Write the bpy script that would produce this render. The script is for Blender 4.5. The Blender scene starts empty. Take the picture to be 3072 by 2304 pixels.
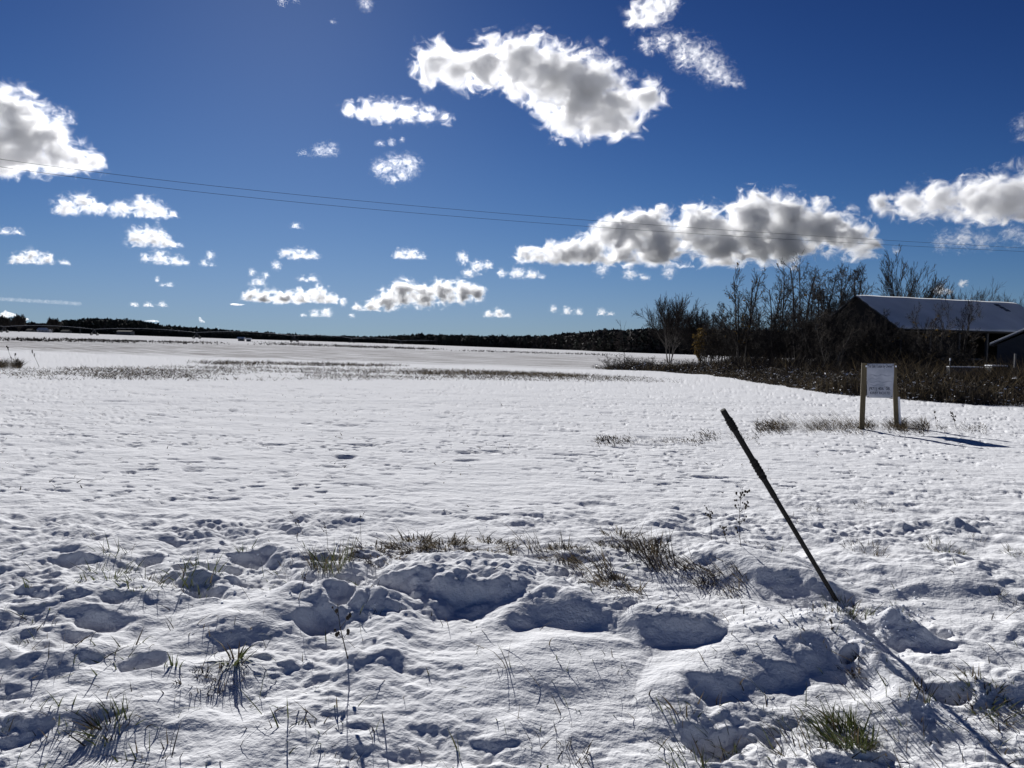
import bpy, bmesh, math, random
import numpy as np
from mathutils import Vector, Matrix, noise as mnoise

# ------------------------------------------------------------------ camera, sky, sun, exposure
SC = bpy.context.scene
COL = SC.collection
FPX = 2308.0                      # focal length in pixels of the 3072 px wide photograph
PITCH = math.radians(-2.8); ROLL = 0.0157; TILT = 0.0169; CAMZ = 1.6
cam_data = bpy.data.cameras.new('camera'); cam = bpy.data.objects.new('camera', cam_data); COL.objects.link(cam)
cam_data.sensor_width = 36.0; cam_data.lens = 36.0 * FPX / 3072.0
cam_data.clip_start = 0.05; cam_data.clip_end = 80000.0
CM = Matrix.Rotation(math.pi/2 + PITCH, 4, 'X') @ Matrix.Rotation(ROLL, 4, 'Z')
cam.matrix_world = Matrix.Translation((0, 0, CAMZ)) @ CM
SC.camera = cam
SUN_AZ = math.radians(-16); SUN_EL = math.radians(25.5)
SUNV = Vector((math.sin(SUN_AZ)*math.cos(SUN_EL), math.cos(SUN_AZ)*math.cos(SUN_EL), math.sin(SUN_EL)))
sd = bpy.data.lights.new('sun', 'SUN'); sun = bpy.data.objects.new('sun', sd); COL.objects.link(sun)
sd.energy = 5.0; sd.angle = math.radians(0.5); sd.color = (1.0, 0.983, 0.958)
sun.rotation_euler = SUNV.to_track_quat('Z', 'Y').to_euler()
W = bpy.data.worlds.new('World'); SC.world = W; W.use_nodes = True
wn = W.node_tree.nodes; wl = W.node_tree.links
SKY_GAMMA = 2.15; SKY_MUL = (0.060, 0.062, 0.069); SKY_SH = (0.34, 0.22, 0.13)
bg = wn['Background']; bg.inputs['Strength'].default_value = 0.1
sky = wn.new('ShaderNodeTexSky'); sky.sky_type = 'NISHITA'; sky.sun_disc = False
sky.sun_elevation = SUN_EL; sky.sun_rotation = SUN_AZ
sky.altitude = 200; sky.air_density = 0.8; sky.dust_density = 0.1; sky.ozone_density = 3.0
# the camera's deep, cold rendering of the winter sky: contrast curve, then a soft shoulder near the horizon
def vmath(op, a, b):
    n_ = wn.new('ShaderNodeVectorMath'); n_.operation = op
    for i_, v_ in ((0, a), (1, b)):
        if hasattr(v_, 'is_output'): wl.new(v_, n_.inputs[i_])
        else: n_.inputs[i_].default_value = v_
    return n_.outputs[0]
gm = wn.new('ShaderNodeGamma'); gm.inputs['Gamma'].default_value = SKY_GAMMA
wl.new(sky.outputs[0], gm.inputs['Color'])
c_ = vmath('MULTIPLY', gm.outputs[0], SKY_MUL)
c_ = vmath('DIVIDE', c_, vmath('ADD', vmath('MULTIPLY', c_, SKY_SH), (1, 1, 1)))
wl.new(c_, bg.inputs['Color'])
SC.view_settings.view_transform = 'Standard'; SC.view_settings.look = 'None'
SC.view_settings.gamma = 1.0; SC.view_settings.exposure = 0.14
SC.view_settings.use_curve_mapping = False
cy = SC.cycles
cy.max_bounces = 12; cy.diffuse_bounces = 2; cy.glossy_bounces = 2; cy.transmission_bounces = 2
cy.volume_bounces = 10; cy.transparent_max_bounces = 12; cy.use_denoising = True
cy.sample_clamp_indirect = 6.0; cy.volume_max_steps = 512; cy.volume_step_rate = 0.35
SC.render.use_persistent_data = False

# ------------------------------------------------------------------ helpers
def ray(px, py):
    return CM.to_3x3() @ Vector(((px-1536.0)/FPX, (1152.0-py)/FPX, -1.0))
def P(px, py, t):
    "world point seen at photo pixel px,py at depth t"
    return Vector((0, 0, CAMZ)) + ray(px, py) * t
def verge(y):
    "the roadside strip falls gently towards the camera"
    return -0.085*np.logaddexp(0, (5.6-np.maximum(y, 1.5))*2.2)/2.2
def G(px, py, h=0.0):
    "point of the tilted field plane raised by h, seen at photo pixel px,py"
    d = ray(px, py); t = (CAMZ - h) / (-(d.z + TILT*d.x))
    for _ in range(6): t = (CAMZ - h - verge(d.y*t)) / (-(d.z + TILT*d.x))
    return Vector((0, 0, CAMZ)) + d*t
def tag(o, label=None, cat=None, group=None, kind=None):
    if label: o['label'] = label
    if cat: o['category'] = cat
    if group: o['group'] = group
    if kind: o['kind'] = kind
    return o
def empty(name, loc, label, cat, group=None, rz=0.0):
    o = bpy.data.objects.new(name, None); COL.objects.link(o); o.location = loc; o.rotation_euler = (0, 0, rz)
    o.empty_display_size = 0.2
    return tag(o, label, cat, group)
def mesh_obj(name, verts, faces, mat, parent=None, smooth=False, mats=None, mi=None):
    me = bpy.data.meshes.new(name)
    me.from_pydata([tuple(v) for v in verts], [], [tuple(f) for f in faces])
    if smooth: me.polygons.foreach_set('use_smooth', [True]*len(me.polygons))
    for m in (mats or [mat]): me.materials.append(m)
    if mi is not None: me.polygons.foreach_set('material_index', mi)
    me.update()
    o = bpy.data.objects.new(name, me); COL.objects.link(o)
    if parent: o.parent = parent
    return o
def nodes_of(m):
    m.use_nodes = True; return m.node_tree.nodes, m.node_tree.links
def mat(name, col, rough=0.8, var=0.3, scale=6.0, col2=None, bump=0.0, metal=0.0, trans=0.0, space='Object', stretch=(1, 1, 1)):
    m = bpy.data.materials.new(name); n, l = nodes_of(m); b = n['Principled BSDF']
    b.inputs['Roughness'].default_value = rough; b.inputs['Metallic'].default_value = metal
    tc = n.new('ShaderNodeTexCoord'); mp = n.new('ShaderNodeMapping'); mp.inputs['Scale'].default_value = stretch
    l.new(tc.outputs[space], mp.inputs['Vector'])
    nz = n.new('ShaderNodeTexNoise'); nz.inputs['Scale'].default_value = scale; nz.inputs['Detail'].default_value = 5
    l.new(mp.outputs[0], nz.inputs['Vector'])
    rp = n.new('ShaderNodeValToRGB'); rp.color_ramp.elements[0].position = 0.3; rp.color_ramp.elements[1].position = 0.7
    c2 = col2 or tuple(min(1, c*(1+var)) for c in col); c1 = col if col2 else tuple(c*(1-var) for c in col)
    rp.color_ramp.elements[0].color = (*c1, 1); rp.color_ramp.elements[1].color = (*c2, 1)
    l.new(nz.outputs['Fac'], rp.inputs['Fac']); l.new(rp.outputs[0], b.inputs['Base Color'])
    if bump:
        bp = n.new('ShaderNodeBump'); bp.inputs['Strength'].default_value = bump; bp.inputs['Distance'].default_value = 0.02
        l.new(nz.outputs['Fac'], bp.inputs['Height']); l.new(bp.outputs[0], b.inputs['Normal'])
    if trans:
        tr = n.new('ShaderNodeBsdfTranslucent'); mx = n.new('ShaderNodeMixShader'); mx.inputs[0].default_value = trans
        l.new(rp.outputs[0], tr.inputs['Color']); l.new(b.outputs[0], mx.inputs[1]); l.new(tr.outputs[0], mx.inputs[2])
        l.new(mx.outputs[0], n['Material Output'].inputs['Surface'])
    return m

# ------------------------------------------------------------------ clouds: closed hulls filled with a scattering volume
K = 3072.0/2212.0
def cloud_mat(R, tau, wisp, seed, cen=None, flat=None):
    "density = billowing noise carved out of a soft union of balls (cen: centre and radius of each, object space)"
    m = bpy.data.materials.new('cloud_vapour'); n, l = nodes_of(m)
    n.remove(n['Principled BSDF']); out = n['Material Output']
    vs = n.new('ShaderNodeVolumePrincipled'); vs.inputs['Color'].default_value = (1, 1, 1, 1)
    vs.inputs['Anisotropy'].default_value = 0.5
    tc = n.new('ShaderNodeTexCoord')
    def mth(op, a, b=None, c=None, clamp=False):
        q = n.new('ShaderNodeMath'); q.operation = op; q.use_clamp = clamp
        for i, v in enumerate((a, b, c)):
            if v is None: continue
            if hasattr(v, 'is_output'): l.new(v, q.inputs[i])
            else: q.inputs[i].default_value = v
        return q.outputs[0]
    def nz(sc, det, rough, dist, off):
        mp = n.new('ShaderNodeMapping'); mp.inputs['Scale'].default_value = (sc/R, sc/R, sc*1.25/R)
        mp.inputs['Location'].default_value = (seed*3.1+off, seed*1.7, seed+off)
        l.new(tc.outputs['Object'], mp.inputs['Vector'])
        q = n.new('ShaderNodeTexNoise'); q.inputs['Scale'].default_value = 1.0; q.inputs['Detail'].default_value = det
        q.inputs['Roughness'].default_value = rough; q.inputs['Distortion'].default_value = dist
        l.new(mp.outputs[0], q.inputs['Vector']); return q.outputs['Fac']
    f = nz(1.1 + .6*wisp, 8, 0.68, 0.45 + 0.9*wisp, 0)
    if cen:
        d = None
        for (c, r) in cen:
            q = n.new('ShaderNodeVectorMath'); q.operation = 'DISTANCE'; l.new(tc.outputs['Object'], q.inputs[0]); q.inputs[1].default_value = c
            e = mth('MULTIPLY', q.outputs['Value'], 1.0/r)
            d = e if d is None else mth('SMOOTH_MIN', d, e, 0.75)
        d = mth('ADD', d, -1.0)
        if flat is not None:
            sp = n.new('ShaderNodeSeparateXYZ'); l.new(tc.outputs['Object'], sp.inputs[0])
            fl = mth('MULTIPLY_ADD', sp.outputs['Z'], -1.6/R, 1.6*flat/R)
            d = mth('MAXIMUM', d, fl)
        amp = 2.1 + 3.2*wisp
        v = mth('MULTIPLY_ADD', f, amp, -0.5*amp + 0.28 + 0.22*wisp)   # noise around zero, biased to erode
        v = mth('ADD', d, v)
        v = mth('MULTIPLY', v, -1.0/(0.75 + 0.5*wisp), clamp=True)
        v = mth('POWER', v, 2.0)
        v = mth('MULTIPLY', v, (2.6-2.2*wisp)*tau/(2*R))
    else:
        v = mth('MULTIPLY_ADD', f, 6.0, -2.6, clamp=True); v = mth('MULTIPLY', v, tau/(2*R))
    l.new(v, vs.inputs['Density']); l.new(vs.outputs[0], out.inputs['Volume'])
    return m
_ico = {}
def ico(sub):
    if sub not in _ico:
        bm = bmesh.new(); bmesh.ops.create_icosphere(bm, subdivisions=sub, radius=1.0)
        _ico[sub] = ([v.co.copy() for v in bm.verts], [tuple(v.index for v in f.verts) for f in bm.faces]); bm.free()
    return _ico[sub]
def cloud_shell(blobs, D, O, Rm, rad, lump, seed, disp, vox, sub):
    rnd = random.Random(seed); vs, fs = [], []; iv, iff = ico(2)
    def add(c, r, sq=0.8):
        o = len(vs)
        for v in iv: vs.append((c.x + v.x*r, c.y + v.y*r, c.z + v.z*r*sq))
        fs.extend((a+o, b+o, d+o) for a, b, d in iff)
    for (bx, by, br) in blobs:
        R = br*K*D/FPX
        c = P(bx*K, by*K, D) - O
        c.y += rnd.uniform(-.4, .4)*R
        add(c, R*rad)
        for k in range(sub):
            th = rnd.uniform(0, 6.283); ph = rnd.uniform(-0.6, 1.3)
            q = Vector((math.cos(th)*math.cos(ph), math.sin(th)*math.cos(ph), math.sin(ph)*0.85))*R*rad*rnd.uniform(.75, 1.15)
            add(c+q, R*rad*rnd.uniform(.2, .45)*lump)
    me = bpy.data.meshes.new('shell'); me.from_pydata(vs, [], fs); me.update()
    o = bpy.data.objects.new('shell', me); COL.objects.link(o)
    rm = o.modifiers.new('r', 'REMESH'); rm.mode = 'VOXEL'; rm.voxel_size = vox
    for (sz, st, dep) in disp:
        tx = bpy.data.textures.new('billow', 'CLOUDS'); tx.noise_scale = Rm*sz; tx.noise_depth = dep
        dm = o.modifiers.new('d', 'DISPLACE'); dm.texture = tx; dm.strength = Rm*st; dm.mid_level = 0.45; dm.texture_coords = 'LOCAL'
    dg = bpy.context.evaluated_depsgraph_get(); dg.update()
    m2 = bpy.data.meshes.new_from_object(o.evaluated_get(dg))
    bpy.data.objects.remove(o); bpy.data.meshes.remove(me)
    return m2
def cloud(name, blobs, label, tau=9.0, wisp=0.2, seed=1, lump=1.0, D=None, group=None, kind=None, flat=0.35):
    if D is None:
        base = max(b[1]+b[2]*0.7 for b in blobs)*K
        cx0 = sum(b[0] for b in blobs)/len(blobs)*K
        el = (1039 + ROLL*(cx0-1536) - base)/FPX
        D = min(15000, max(2200, 750/max(el, 0.03)))
    cx = sum(b[0] for b in blobs)/len(blobs)*K; cyy = sum(b[1] for b in blobs)/len(blobs)*K
    O = P(cx, cyy, D)
    Rm = float(np.mean([b[2]*K*D/FPX for b in blobs]))
    xs = [b[0] for b in blobs]; ext = (max(xs)-min(xs)+2*max(b[2] for b in blobs))*K*D/FPX
    vox = max(ext/160, min(Rm/7, D*3/FPX*2))
    big = len(blobs) <= 24
    me = cloud_shell(blobs, D, O, Rm, 1.9 if big else 1.0, lump, seed, ((0.9, 0.12, 3),), vox, 0 if big else 5)
    cen = []
    rnd = random.Random(seed)
    for (bx, by, br) in blobs:
        R = br*K*D/FPX; c = P(bx*K, by*K, D) - O; c.y += rnd.uniform(-.4, .4)*R; cen.append((tuple(c), R*(1.40+.35*max(0, wisp-.2)+(.12 if br < 24 else 0))))
    fz = (min(c[0][2] for c in cen) - flat*Rm) if flat is not None else None
    me.name = name; me.materials.clear(); me.materials.append(cloud_mat(Rm, tau, wisp, seed, cen if big else None, fz))
    o = bpy.data.objects.new(name, me); COL.objects.link(o); o.location = O
    tag(o, label, 'cloud' if kind is None else None, group, kind)
    return o
CG = 'cumulus clouds scattered over the field'
cloud('cloud', [(938,140,44),(985,150,38),(1050,148,52),(1125,140,62),(1200,165,68),(1270,200,68),(1325,240,62),(1290,280,42),(1400,212,38),(1350,285,34),(1235,245,52)],
      'largest high cloud in the middle of the sky, dark grey heart with bright white rim', 22, 0.22, 3, group=CG)
cloud('cloud', [(15,225,52),(45,285,64),(-20,330,80),(90,305,55),(110,345,45),(160,348,36),(212,360,26),(50,350,40)],
      'tall white cloud cut by the left edge of the picture', 15, 0.2, 5, group=CG)
cloud('cloud', [(128,252,20),(142,262,14)], 'small ragged puff beside the tall cloud at the left edge', 3, 0.7, 6, group=CG)
cloud('cloud', [(755,238,17),(790,243,26),(835,246,32),(880,254,30),(920,258,27),(962,258,17)], 'long flat white cloud just left below the largest high cloud', 5.5, 0.35, 7, group=CG)
cloud('cloud', [(655,334,9),(690,328,15),(715,325,15)], 'thin shredded cloud scrap left of the ring shaped wisp', 2.5, 0.8, 8, group=CG)
cloud('cloud', [(825,365,20),(850,350,17),(885,358,22),(850,392,16),(870,378,16)], 'ragged ring shaped wisp under the long flat cloud', 3, 0.6, 9, group=CG)
cloud('cloud', [(820,313,9),(845,308,8),(868,302,6)], 'tiny streak of cloud between the long flat cloud and the ring wisp', 2.5, 0.6, 10, group=CG)
cloud('cloud', [(1382,52,30),(1405,22,36),(1440,2,30),(1365,30,20)], 'white cloud cut by the top edge above the shredded cloud', 4.5, 0.4, 11, group=CG)
cloud('cloud', [(1398,97,18),(1432,86,24),(1470,98,26),(1500,120,30),(1530,145,30),(1562,168,26),(1592,184,15),(1478,128,20)], 'thin shredded cloud trailing down right of the largest cloud', 3.4, 0.65, 12, group=CG)
cloud('cloud', [(1130,560,24),(1165,555,28),(1205,550,32),(1240,545,34),(1280,545,38),(1340,560,44),(1325,500,40),(1370,500,40),(1410,485,38),(1430,535,56),(1510,492,52),(1560,530,52),(1622,465,50),(1630,515,56),(1702,462,46),(1700,515,56),(1770,495,50),(1835,512,42),(1876,532,24)],
      'biggest low cumulus bank above the bare trees, bumpy white top and flat grey base', 30, 0.18, 13, group=CG)
cloud('cloud', [(1360,592,14),(1392,602,12),(1445,588,14),(1300,582,14)], 'loose scraps hanging under the biggest cumulus bank', 3.5, 0.5, 14, group=CG)
cloud('cloud', [(1905,440,24),(1955,442,36),(2025,432,46),(2100,442,52),(2170,425,58),(2235,430,70),(2140,470,34)], 'broad white cloud cut by the right edge above the barn', 20, 0.2, 15, group=CG)
cloud('cloud', [(2040,520,22),(2080,515,26),(2125,520,22),(2185,505,24),(2225,515,24),(1935,545,12)], 'thin veil of cloud below the broad cloud at the right edge', 2.2, 0.55, 16, group=CG)
cloud('cloud', [(2205,265,16),(2215,300,18)], 'faint wisp at the right edge high over the barn', 1.6, 0.7, 17, group=CG)
cloud('cloud', [(145,448,24),(180,437,24),(215,452,16),(262,455,20),(308,450,26),(340,458,20),(372,467,12)], 'twin humped cloud under the wires on the left', 6, 0.3, 18, group=CG)
cloud('cloud', [(295,514,25),(330,514,26),(355,526,18),(385,531,10)], 'rounded white cloud below the twin humped cloud', 6, 0.3, 19, group=CG)
cloud('cloud', [(312,557,10),(345,558,17),(378,567,15),(400,570,9)], 'flat ragged cloud directly beneath the rounded white cloud', 4.5, 0.4, 20, group=CG)
cloud('cloud', [(455,552,9),(440,568,8),(458,574,7)], 'three tiny scraps right of the flat ragged cloud', 3, 0.5, 21, group=CG)
cloud('cloud', [(35,563,15),(70,556,18),(105,562,15),(138,569,10)], 'low flat bottomed cloud near the left edge', 6, 0.3, 22, group=CG)
cloud('cloud', [(10,503,12),(35,504,11)], 'small cloud touching the left edge above the flat bottomed cloud', 4, 0.4, 23, group=CG)
cloud('cloud', [(615,549,13),(645,552,17),(675,557,15)], 'small rounded cloud left of centre with a flat base', 5, 0.35, 24, group=CG)
cloud('cloud', [(640,492,11)], 'tiny lone puff above the small rounded cloud', 3.5, 0.5, 25, group=CG)
cloud('cloud', [(652,606,10),(675,606,12)], 'tiny oval cloud above the lumpy cloud row', 5, 0.4, 26, group=CG)
cloud('cloud', [(540,640,16),(570,645,22),(610,650,22),(650,648,24),(690,643,22),(715,650,15)], 'lumpy cloud row low over the far woods on the left', 14, 0.25, 27, group=CG)
cloud('cloud', [(562,612,13),(545,615,8),(545,588,8),(575,594,7),(598,574,10)], 'broken small puffs above the lumpy cloud row', 3.5, 0.45, 28, group=CG)
cloud('cloud', [(775,668,13),(805,662,16),(838,648,22),(872,632,30),(915,640,26),(960,632,28),(1000,630,26),(1028,632,18)], 'long knobbly grey and white cloud low over the middle of the woods', 17, 0.22, 29, group=CG)
cloud('cloud', [(740,652,9),(705,677,12),(680,679,10),(655,683,6),(760,682,6)], 'small scraps left under the long knobbly cloud', 4, 0.4, 30, group=CG)
cloud('cloud', [(865,553,14),(890,552,15),(912,558,11)], 'small puff right of centre with bright rounded top', 5, 0.35, 31, group=CG)
cloud('cloud', [(1000,558,12),(1030,577,14),(1055,572,10),(1010,592,12),(1085,590,10),(1118,593,15),(1150,598,15),(1170,600,8)], 'broken chain of white scraps left of the biggest cumulus bank', 5, 0.4, 32, group=CG)
cloud('cloud', [(1055,681,10),(1078,678,12),(1095,684,8)], 'small low cloud over the middle of the woods', 6, 0.3, 33, group=CG)
cloud('cloud', [(1195,667,8),(1225,672,10),(1250,675,9),(1300,675,10),(1320,680,7)], 'flat pair of low clouds left of the round bare tree', 4, 0.4, 34, group=CG)
cloud('cloud', [(290,660,8),(320,661,9),(350,660,9)], 'flat low cloud above the left woods', 5, 0.35, 35, group=CG)
cloud('cloud', [(340,603,6),(365,617,8),(350,618,6)], 'tiny flat cloud under the flat ragged cloud', 3, 0.45, 36, group=CG)
cloud('cloud', [(2030,628,14),(2078,612,9),(2050,635,10)], 'white puff peeping over the barn roof', 5, 0.3, 37, group=CG)
cloud('cloud', [(610,2,10),(790,8,14),(720,48,7),(640,-2,8)], 'faint wisps along the top edge of the sky', 1.6, 0.75, 38, group=CG, D=2400)
_r = random.Random(77); bl = []
for (x, y, r) in [(12,685,9),(30,683,8),(50,690,8),(10,672,6),(305,690,7),(330,693,8),(430,688,6),(470,703,5),(500,657,8),(520,660,7),(520,700,4),(590,698,5),(620,698,4),(665,706,4),(380,700,4),(405,672,3),(440,700,4),
                  (1285,636,4),(960,702,4),(975,708,3),(28,652,4),(1540,592,7),(1510,598,6),(1240,700,3),(545,705,4),(565,708,3),(700,560,3),(690,700,3),(740,700,3)]:
    bl.append((x, y, r)); bl.append((x+r*1.1, y+_r.uniform(0, 1.5), r*.75)); bl.append((x-r*1.1, y+1, r*.6))
cloud('clouds', bl, 'row of tiny distant clouds just above the far woods', 5, 0.35, 40, D=15000, kind='stuff')
bl = [(x, 646+x*0.06, 5.5) for x in range(-10, 175, 5)]
cloud('cloud', bl, 'long thin streak of cloud low at the left edge', 0.25, 0.5, 41, D=16000, group=CG)

# ------------------------------------------------------------------ ground
_rg = np.random.RandomState(5)
_perm = np.concatenate([_rg.permutation(1024)]*2); _ga = _rg.rand(1024)*2*np.pi; _gx = np.cos(_ga); _gy = np.sin(_ga)
def pn(x, y, s=0):
    "gradient noise, about -0.7..0.7"
    x = np.asarray(x, float) + s*17.31; y = np.asarray(y, float) + s*9.77
    xi = np.floor(x).astype(np.int64); yi = np.floor(y).astype(np.int64); fx = x-xi; fy = y-yi
    u = fx*fx*fx*(fx*(fx*6-15)+10); v = fy*fy*fy*(fy*(fy*6-15)+10)
    def g(ix, iy, dx, dy):
        h = _perm[(_perm[ix & 1023] + iy) & 1023]; return _gx[h]*dx + _gy[h]*dy
    a = g(xi, yi, fx, fy); b = g(xi+1, yi, fx-1, fy); c = g(xi, yi+1, fx, fy-1); d = g(xi+1, yi+1, fx-1, fy-1)
    return (a*(1-u)+b*u)*(1-v) + (c*(1-u)+d*u)*v
def sstep(a, b, x):
    t = np.clip((x-a)/(b-a), 0, 1); return t*t*(3-2*t)
# banks of snow: crest points (photo px, py, height); height falls slowly behind the crest and quickly towards the road
RIDGES = [
    ([(1230,1712,.10),(1290,1690,.17),(1400,1684,.20),(1500,1705,.20),(1580,1745,.15)], .13, .55, .16),
    ([(1530,1795,.12),(1600,1755,.15),(1700,1758,.165),(1800,1785,.14),(1900,1818,.11)], .12, .35, .13),
    ([(1930,1830,.13),(2020,1815,.17),(2110,1840,.16),(2180,1890,.10)], .11, .3, .12),
    ([(2050,1640,.10),(2170,1645,.16),(2280,1668,.18),(2400,1705,.14),(2480,1745,.08)], .14, .7, .16),
    ([(1960,2075,.05),(2080,2005,.09),(2200,1930,.12),(2330,1885,.145),(2450,1870,.155),(2560,1885,.165),(2640,1950,.15),(2710,2060,.10)], .13, .38, .12),
    ([(2650,1850,.10),(2690,1825,.17),(2730,1850,.12)], .09, .14, .075),
    ([(2560,1690,.05),(2700,1700,.09),(2850,1730,.08),(3040,1740,.07)], .15, .5, .2),
    ([(560,1905,.05),(700,1850,.09),(860,1800,.10),(1000,1790,.06)], .14, .4, .15),
    ([(20,1800,.06),(160,1790,.09),(300,1800,.08),(420,1830,.05)], .12, .35, .15),
    ([(0,1930,.05),(130,1920,.09),(260,1940,.08)], .11, .3, .12),
    ([(620,1650,.06),(760,1640,.09),(900,1660,.10),(1050,1690,.07)], .12, .5, .15),
    ([(500,1690,.05),(600,1705,.09),(680,1720,.06)], .08, .25, .1),
    ([(1120,1790,.07),(1180,1830,.11),(1110,1960,.06)], .13, .4, .15),
    ([(120,1660,.04),(280,1650,.07),(420,1655,.05)], .12, .4, .15),
    ([(1450,2060,.04),(1650,2010,.06),(1850,2000,.05)], .2, .6, .25),
    ([(200,2080,.05),(420,2050,.07),(700,2040,.04)], .18, .5, .2),
    ([(2720,1990,.05),(2900,2010,.08),(3060,2040,.06)], .1, .3, .15),
]
PITS = [(755,1690,.16,.13),(655,1735,.14,.10),(560,1725,.10,.07),(210,1705,.12,.07),(950,1880,.15,.09),(1010,1830,.12,.08),(450,1690,.10,.07),
        (150,1955,.16,.08),(300,1885,.12,.06),(330,1830,.10,.05),(880,1610,.12,.06),(950,1680,.1,.05),(2560,2010,.05,.09),
        (2120,2100,.12,.06),(120,1760,.12,.06),(620,1800,.12,.07),(430,2000,.09,.05),(2200,1570,.2,.05),
        (2800,1900,.10,.06),(2850,2090,.1,.07),(2350,2230,.14,.06),(2150,2230,.14,.07),(700,2120,.2,.04),(960,2050,.2,.03),(60,1560,.2,.04)]
STEPS = [(5,1447),(35,1440),(70,1425),(100,1412),(125,1400),(215,1372),(245,1360),(275,1345),(300,1338),(160,1390),(395,1300),(420,1293),(445,1285),(465,1275),(340,1325)]
_rng = np.random.RandomState(11)
RPTS = []
for pts, sf, sb, sx in RIDGES:
    for (a, b) in zip(pts[:-1], pts[1:]):
        n_ = max(2, int(math.hypot(b[0]-a[0], b[1]-a[1])/9))
        for k in range(n_):
            t = k/n_; h = a[2]*(1-t)+b[2]*t
            g = G(a[0]*(1-t)+b[0]*t, a[1]*(1-t)+b[1]*t, h)
            RPTS.append((g.x, g.y, h*.88, sf*1.85, sb*1.05, sx*1.2))
PPTS = [(*(G(px, py)[:2]), r, d) for px, py, r, d in PITS]
SPTS = [(*(G(px, py)[:2]), .09, .035) for px, py in STEPS]
CALM = [(*(G(px, py)[:2]), rx, ry, k) for px, py, rx, ry, k in ((1600,2090,.8,.5,.62),(1150,2130,.5,.4,.5),(2050,2020,.4,.35,.4),(1500,1900,.7,.3,.55),(700,2130,.45,.25,.4),(2300,1740,.5,.35,.6),(2750,1770,.5,.35,.45))]
def terrain(x, y):
    x = np.asarray(x, float); y = np.asarray(y, float); sh = x.shape; x = x.ravel(); y = y.ravel()
    r = np.hypot(x, y)
    z = -TILT*x + np.where(r < 60, verge(np.minimum(y, 60)), 0)
    # broad undulation, growing with distance so that the far field rolls a little
    z = z + 0.10*np.clip((r-8)/40, 0, 1)*pn(x/35, y/28, 1) + 0.5*np.clip((r-60)/300, 0, 1)*pn(x/260, y/200, 2)
    # rough verge near the road, smooth field beyond
    edge = 7.6 + 0.5*pn(x/1.3, 0*x, 3) + np.clip(x, 0, 30)*0.42
    rough = 1 - sstep(edge-1.6, edge+1.2, y); rough = np.where(y < -1.0, 0.4*rough, rough)
    wx = x + 0.12*pn(x/.5, y/.5, 21); wy = y + 0.12*pn(x/.5, y/.5, 22)
    calm = np.clip(pn(x/1.3, y/1.0, 29)*1.6+.72, .35, 1.2)
    for (px_, py_, rx_, ry_, k_) in CALM:
        calm = calm*(1-k_*np.exp(-((x-px_)/rx_)**2-((y-py_)/ry_)**2))
    calm = np.where(r < 14, calm, 1)
    b1 = np.abs(pn(wx/.62, wy/.42, 4)); b2 = np.abs(pn(wx/.27+5, wy/.20, 5)); b3 = np.abs(pn(x/.11, y/.085, 6))
    z = z + rough*(0.05*pn(x/1.1, y/.8, 7) + 0.032*pn(x/.42, y/.26, 30) + 0.018*pn(x/.2+.3*pn(x/.3, y/.3, 35), y/.14, 34)*np.clip(.5+pn(x/.7, y/.6, 36)*2, .1, 1.3) + calm*( 0.085*(b1-.15) + 0.062*(b2-.12) + 0.010*pn(x/.045, y/.04, 23) + 0.008*pn(x/.09, y/.07, 24) + 0.03*(b3-.1)*(0.4+2*np.clip(pn(x/.4, y/.4, 9)+.1, 0, 1))))
    fld = (1-rough)*np.clip(1.2-r/120, 0.15, 1)
    patch = np.clip(pn(x/.9, y/.7, 12)*2+.4, 0, 1)
    patch2 = np.clip(pn(x/2.3, y/1.5, 28)*2+.6, .15, 1)
    z = z + fld*(0.035*pn(x/1.6, y/.9, 8) + 0.012*pn(x/.5, y/.3, 31) + 0.007*pn(x/.2, y/.13, 10) + 0.014*patch*(np.abs(pn(x/.15, y/.11, 11))-.1) - 0.40*np.clip(pn(x/.42, y/.20, 13)-.33, 0, .12)*patch2 - 0.32*np.clip(pn(x/.17, y/.09, 26)-.28, 0, .12)*patch2 - 0.4*np.clip(pn(x/.8, y/.4, 27)-.40, 0, .12))
    # plough rows in the field beyond the weed strips
    rows = sstep(48, 62, y)*(1-sstep(150, 200, y))
    z = z + rows*0.05*np.sin(y*2*np.pi/1.3 + 1.5*pn(x/20, y/20, 14))
    i = np.where((r < 14) & (y > 1.5))[0]
    if len(i):
        xx = x[i]; yy = y[i]; base = np.zeros(len(i))
        wob = 0.07*pn(xx/.3, yy/.3, 15)+.03*pn(xx/.12, yy/.12, 17); wo2 = 0.08*pn(xx/.3, yy/.3, 16)+.035*pn(xx/.12, yy/.12, 18)+.008*pn(xx/.05, yy/.05, 19)
        for (cx, cy_, h, sf, sb, sx) in RPTS:
            m = (np.abs(xx-cx) < 3*sx) & (yy-cy_ < 2.6*sb) & (cy_-yy < 3*sf+.1)
            if not m.any(): continue
            dx = xx[m]-cx+wob[m]; dy = yy[m]-cy_+wo2[m]
            v = h*np.exp(-(dx/sx)**2)*np.where(dy > 0, np.exp(-(dy/sb)**2), np.exp(-(dy/sf)**2))
            base[m] = np.maximum(base[m], v)
        zz = z[i] + base
        for (cx, cy_, rr, d) in PPTS + SPTS:
            m = (np.abs(xx-cx) < 3*rr) & (np.abs(yy-cy_) < 3*rr)
            if not m.any(): continue
            q = np.hypot(xx[m]-cx+wob[m]*min(2, rr*14), (yy[m]-cy_)*1.25+wo2[m]*min(2, rr*14))/rr*(1+.45*pn(xx[m]/.16, yy[m]/.12, 33))
            zz[m] = zz[m] - .8*d*np.exp(-q**2.6) + 0.12*d*np.exp(-((q-1.25)/.35)**2)
        z[i] = zz
    return z.reshape(sh)
def tz(x, y): return float(terrain(np.array([x]), np.array([y]))[0])

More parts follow.
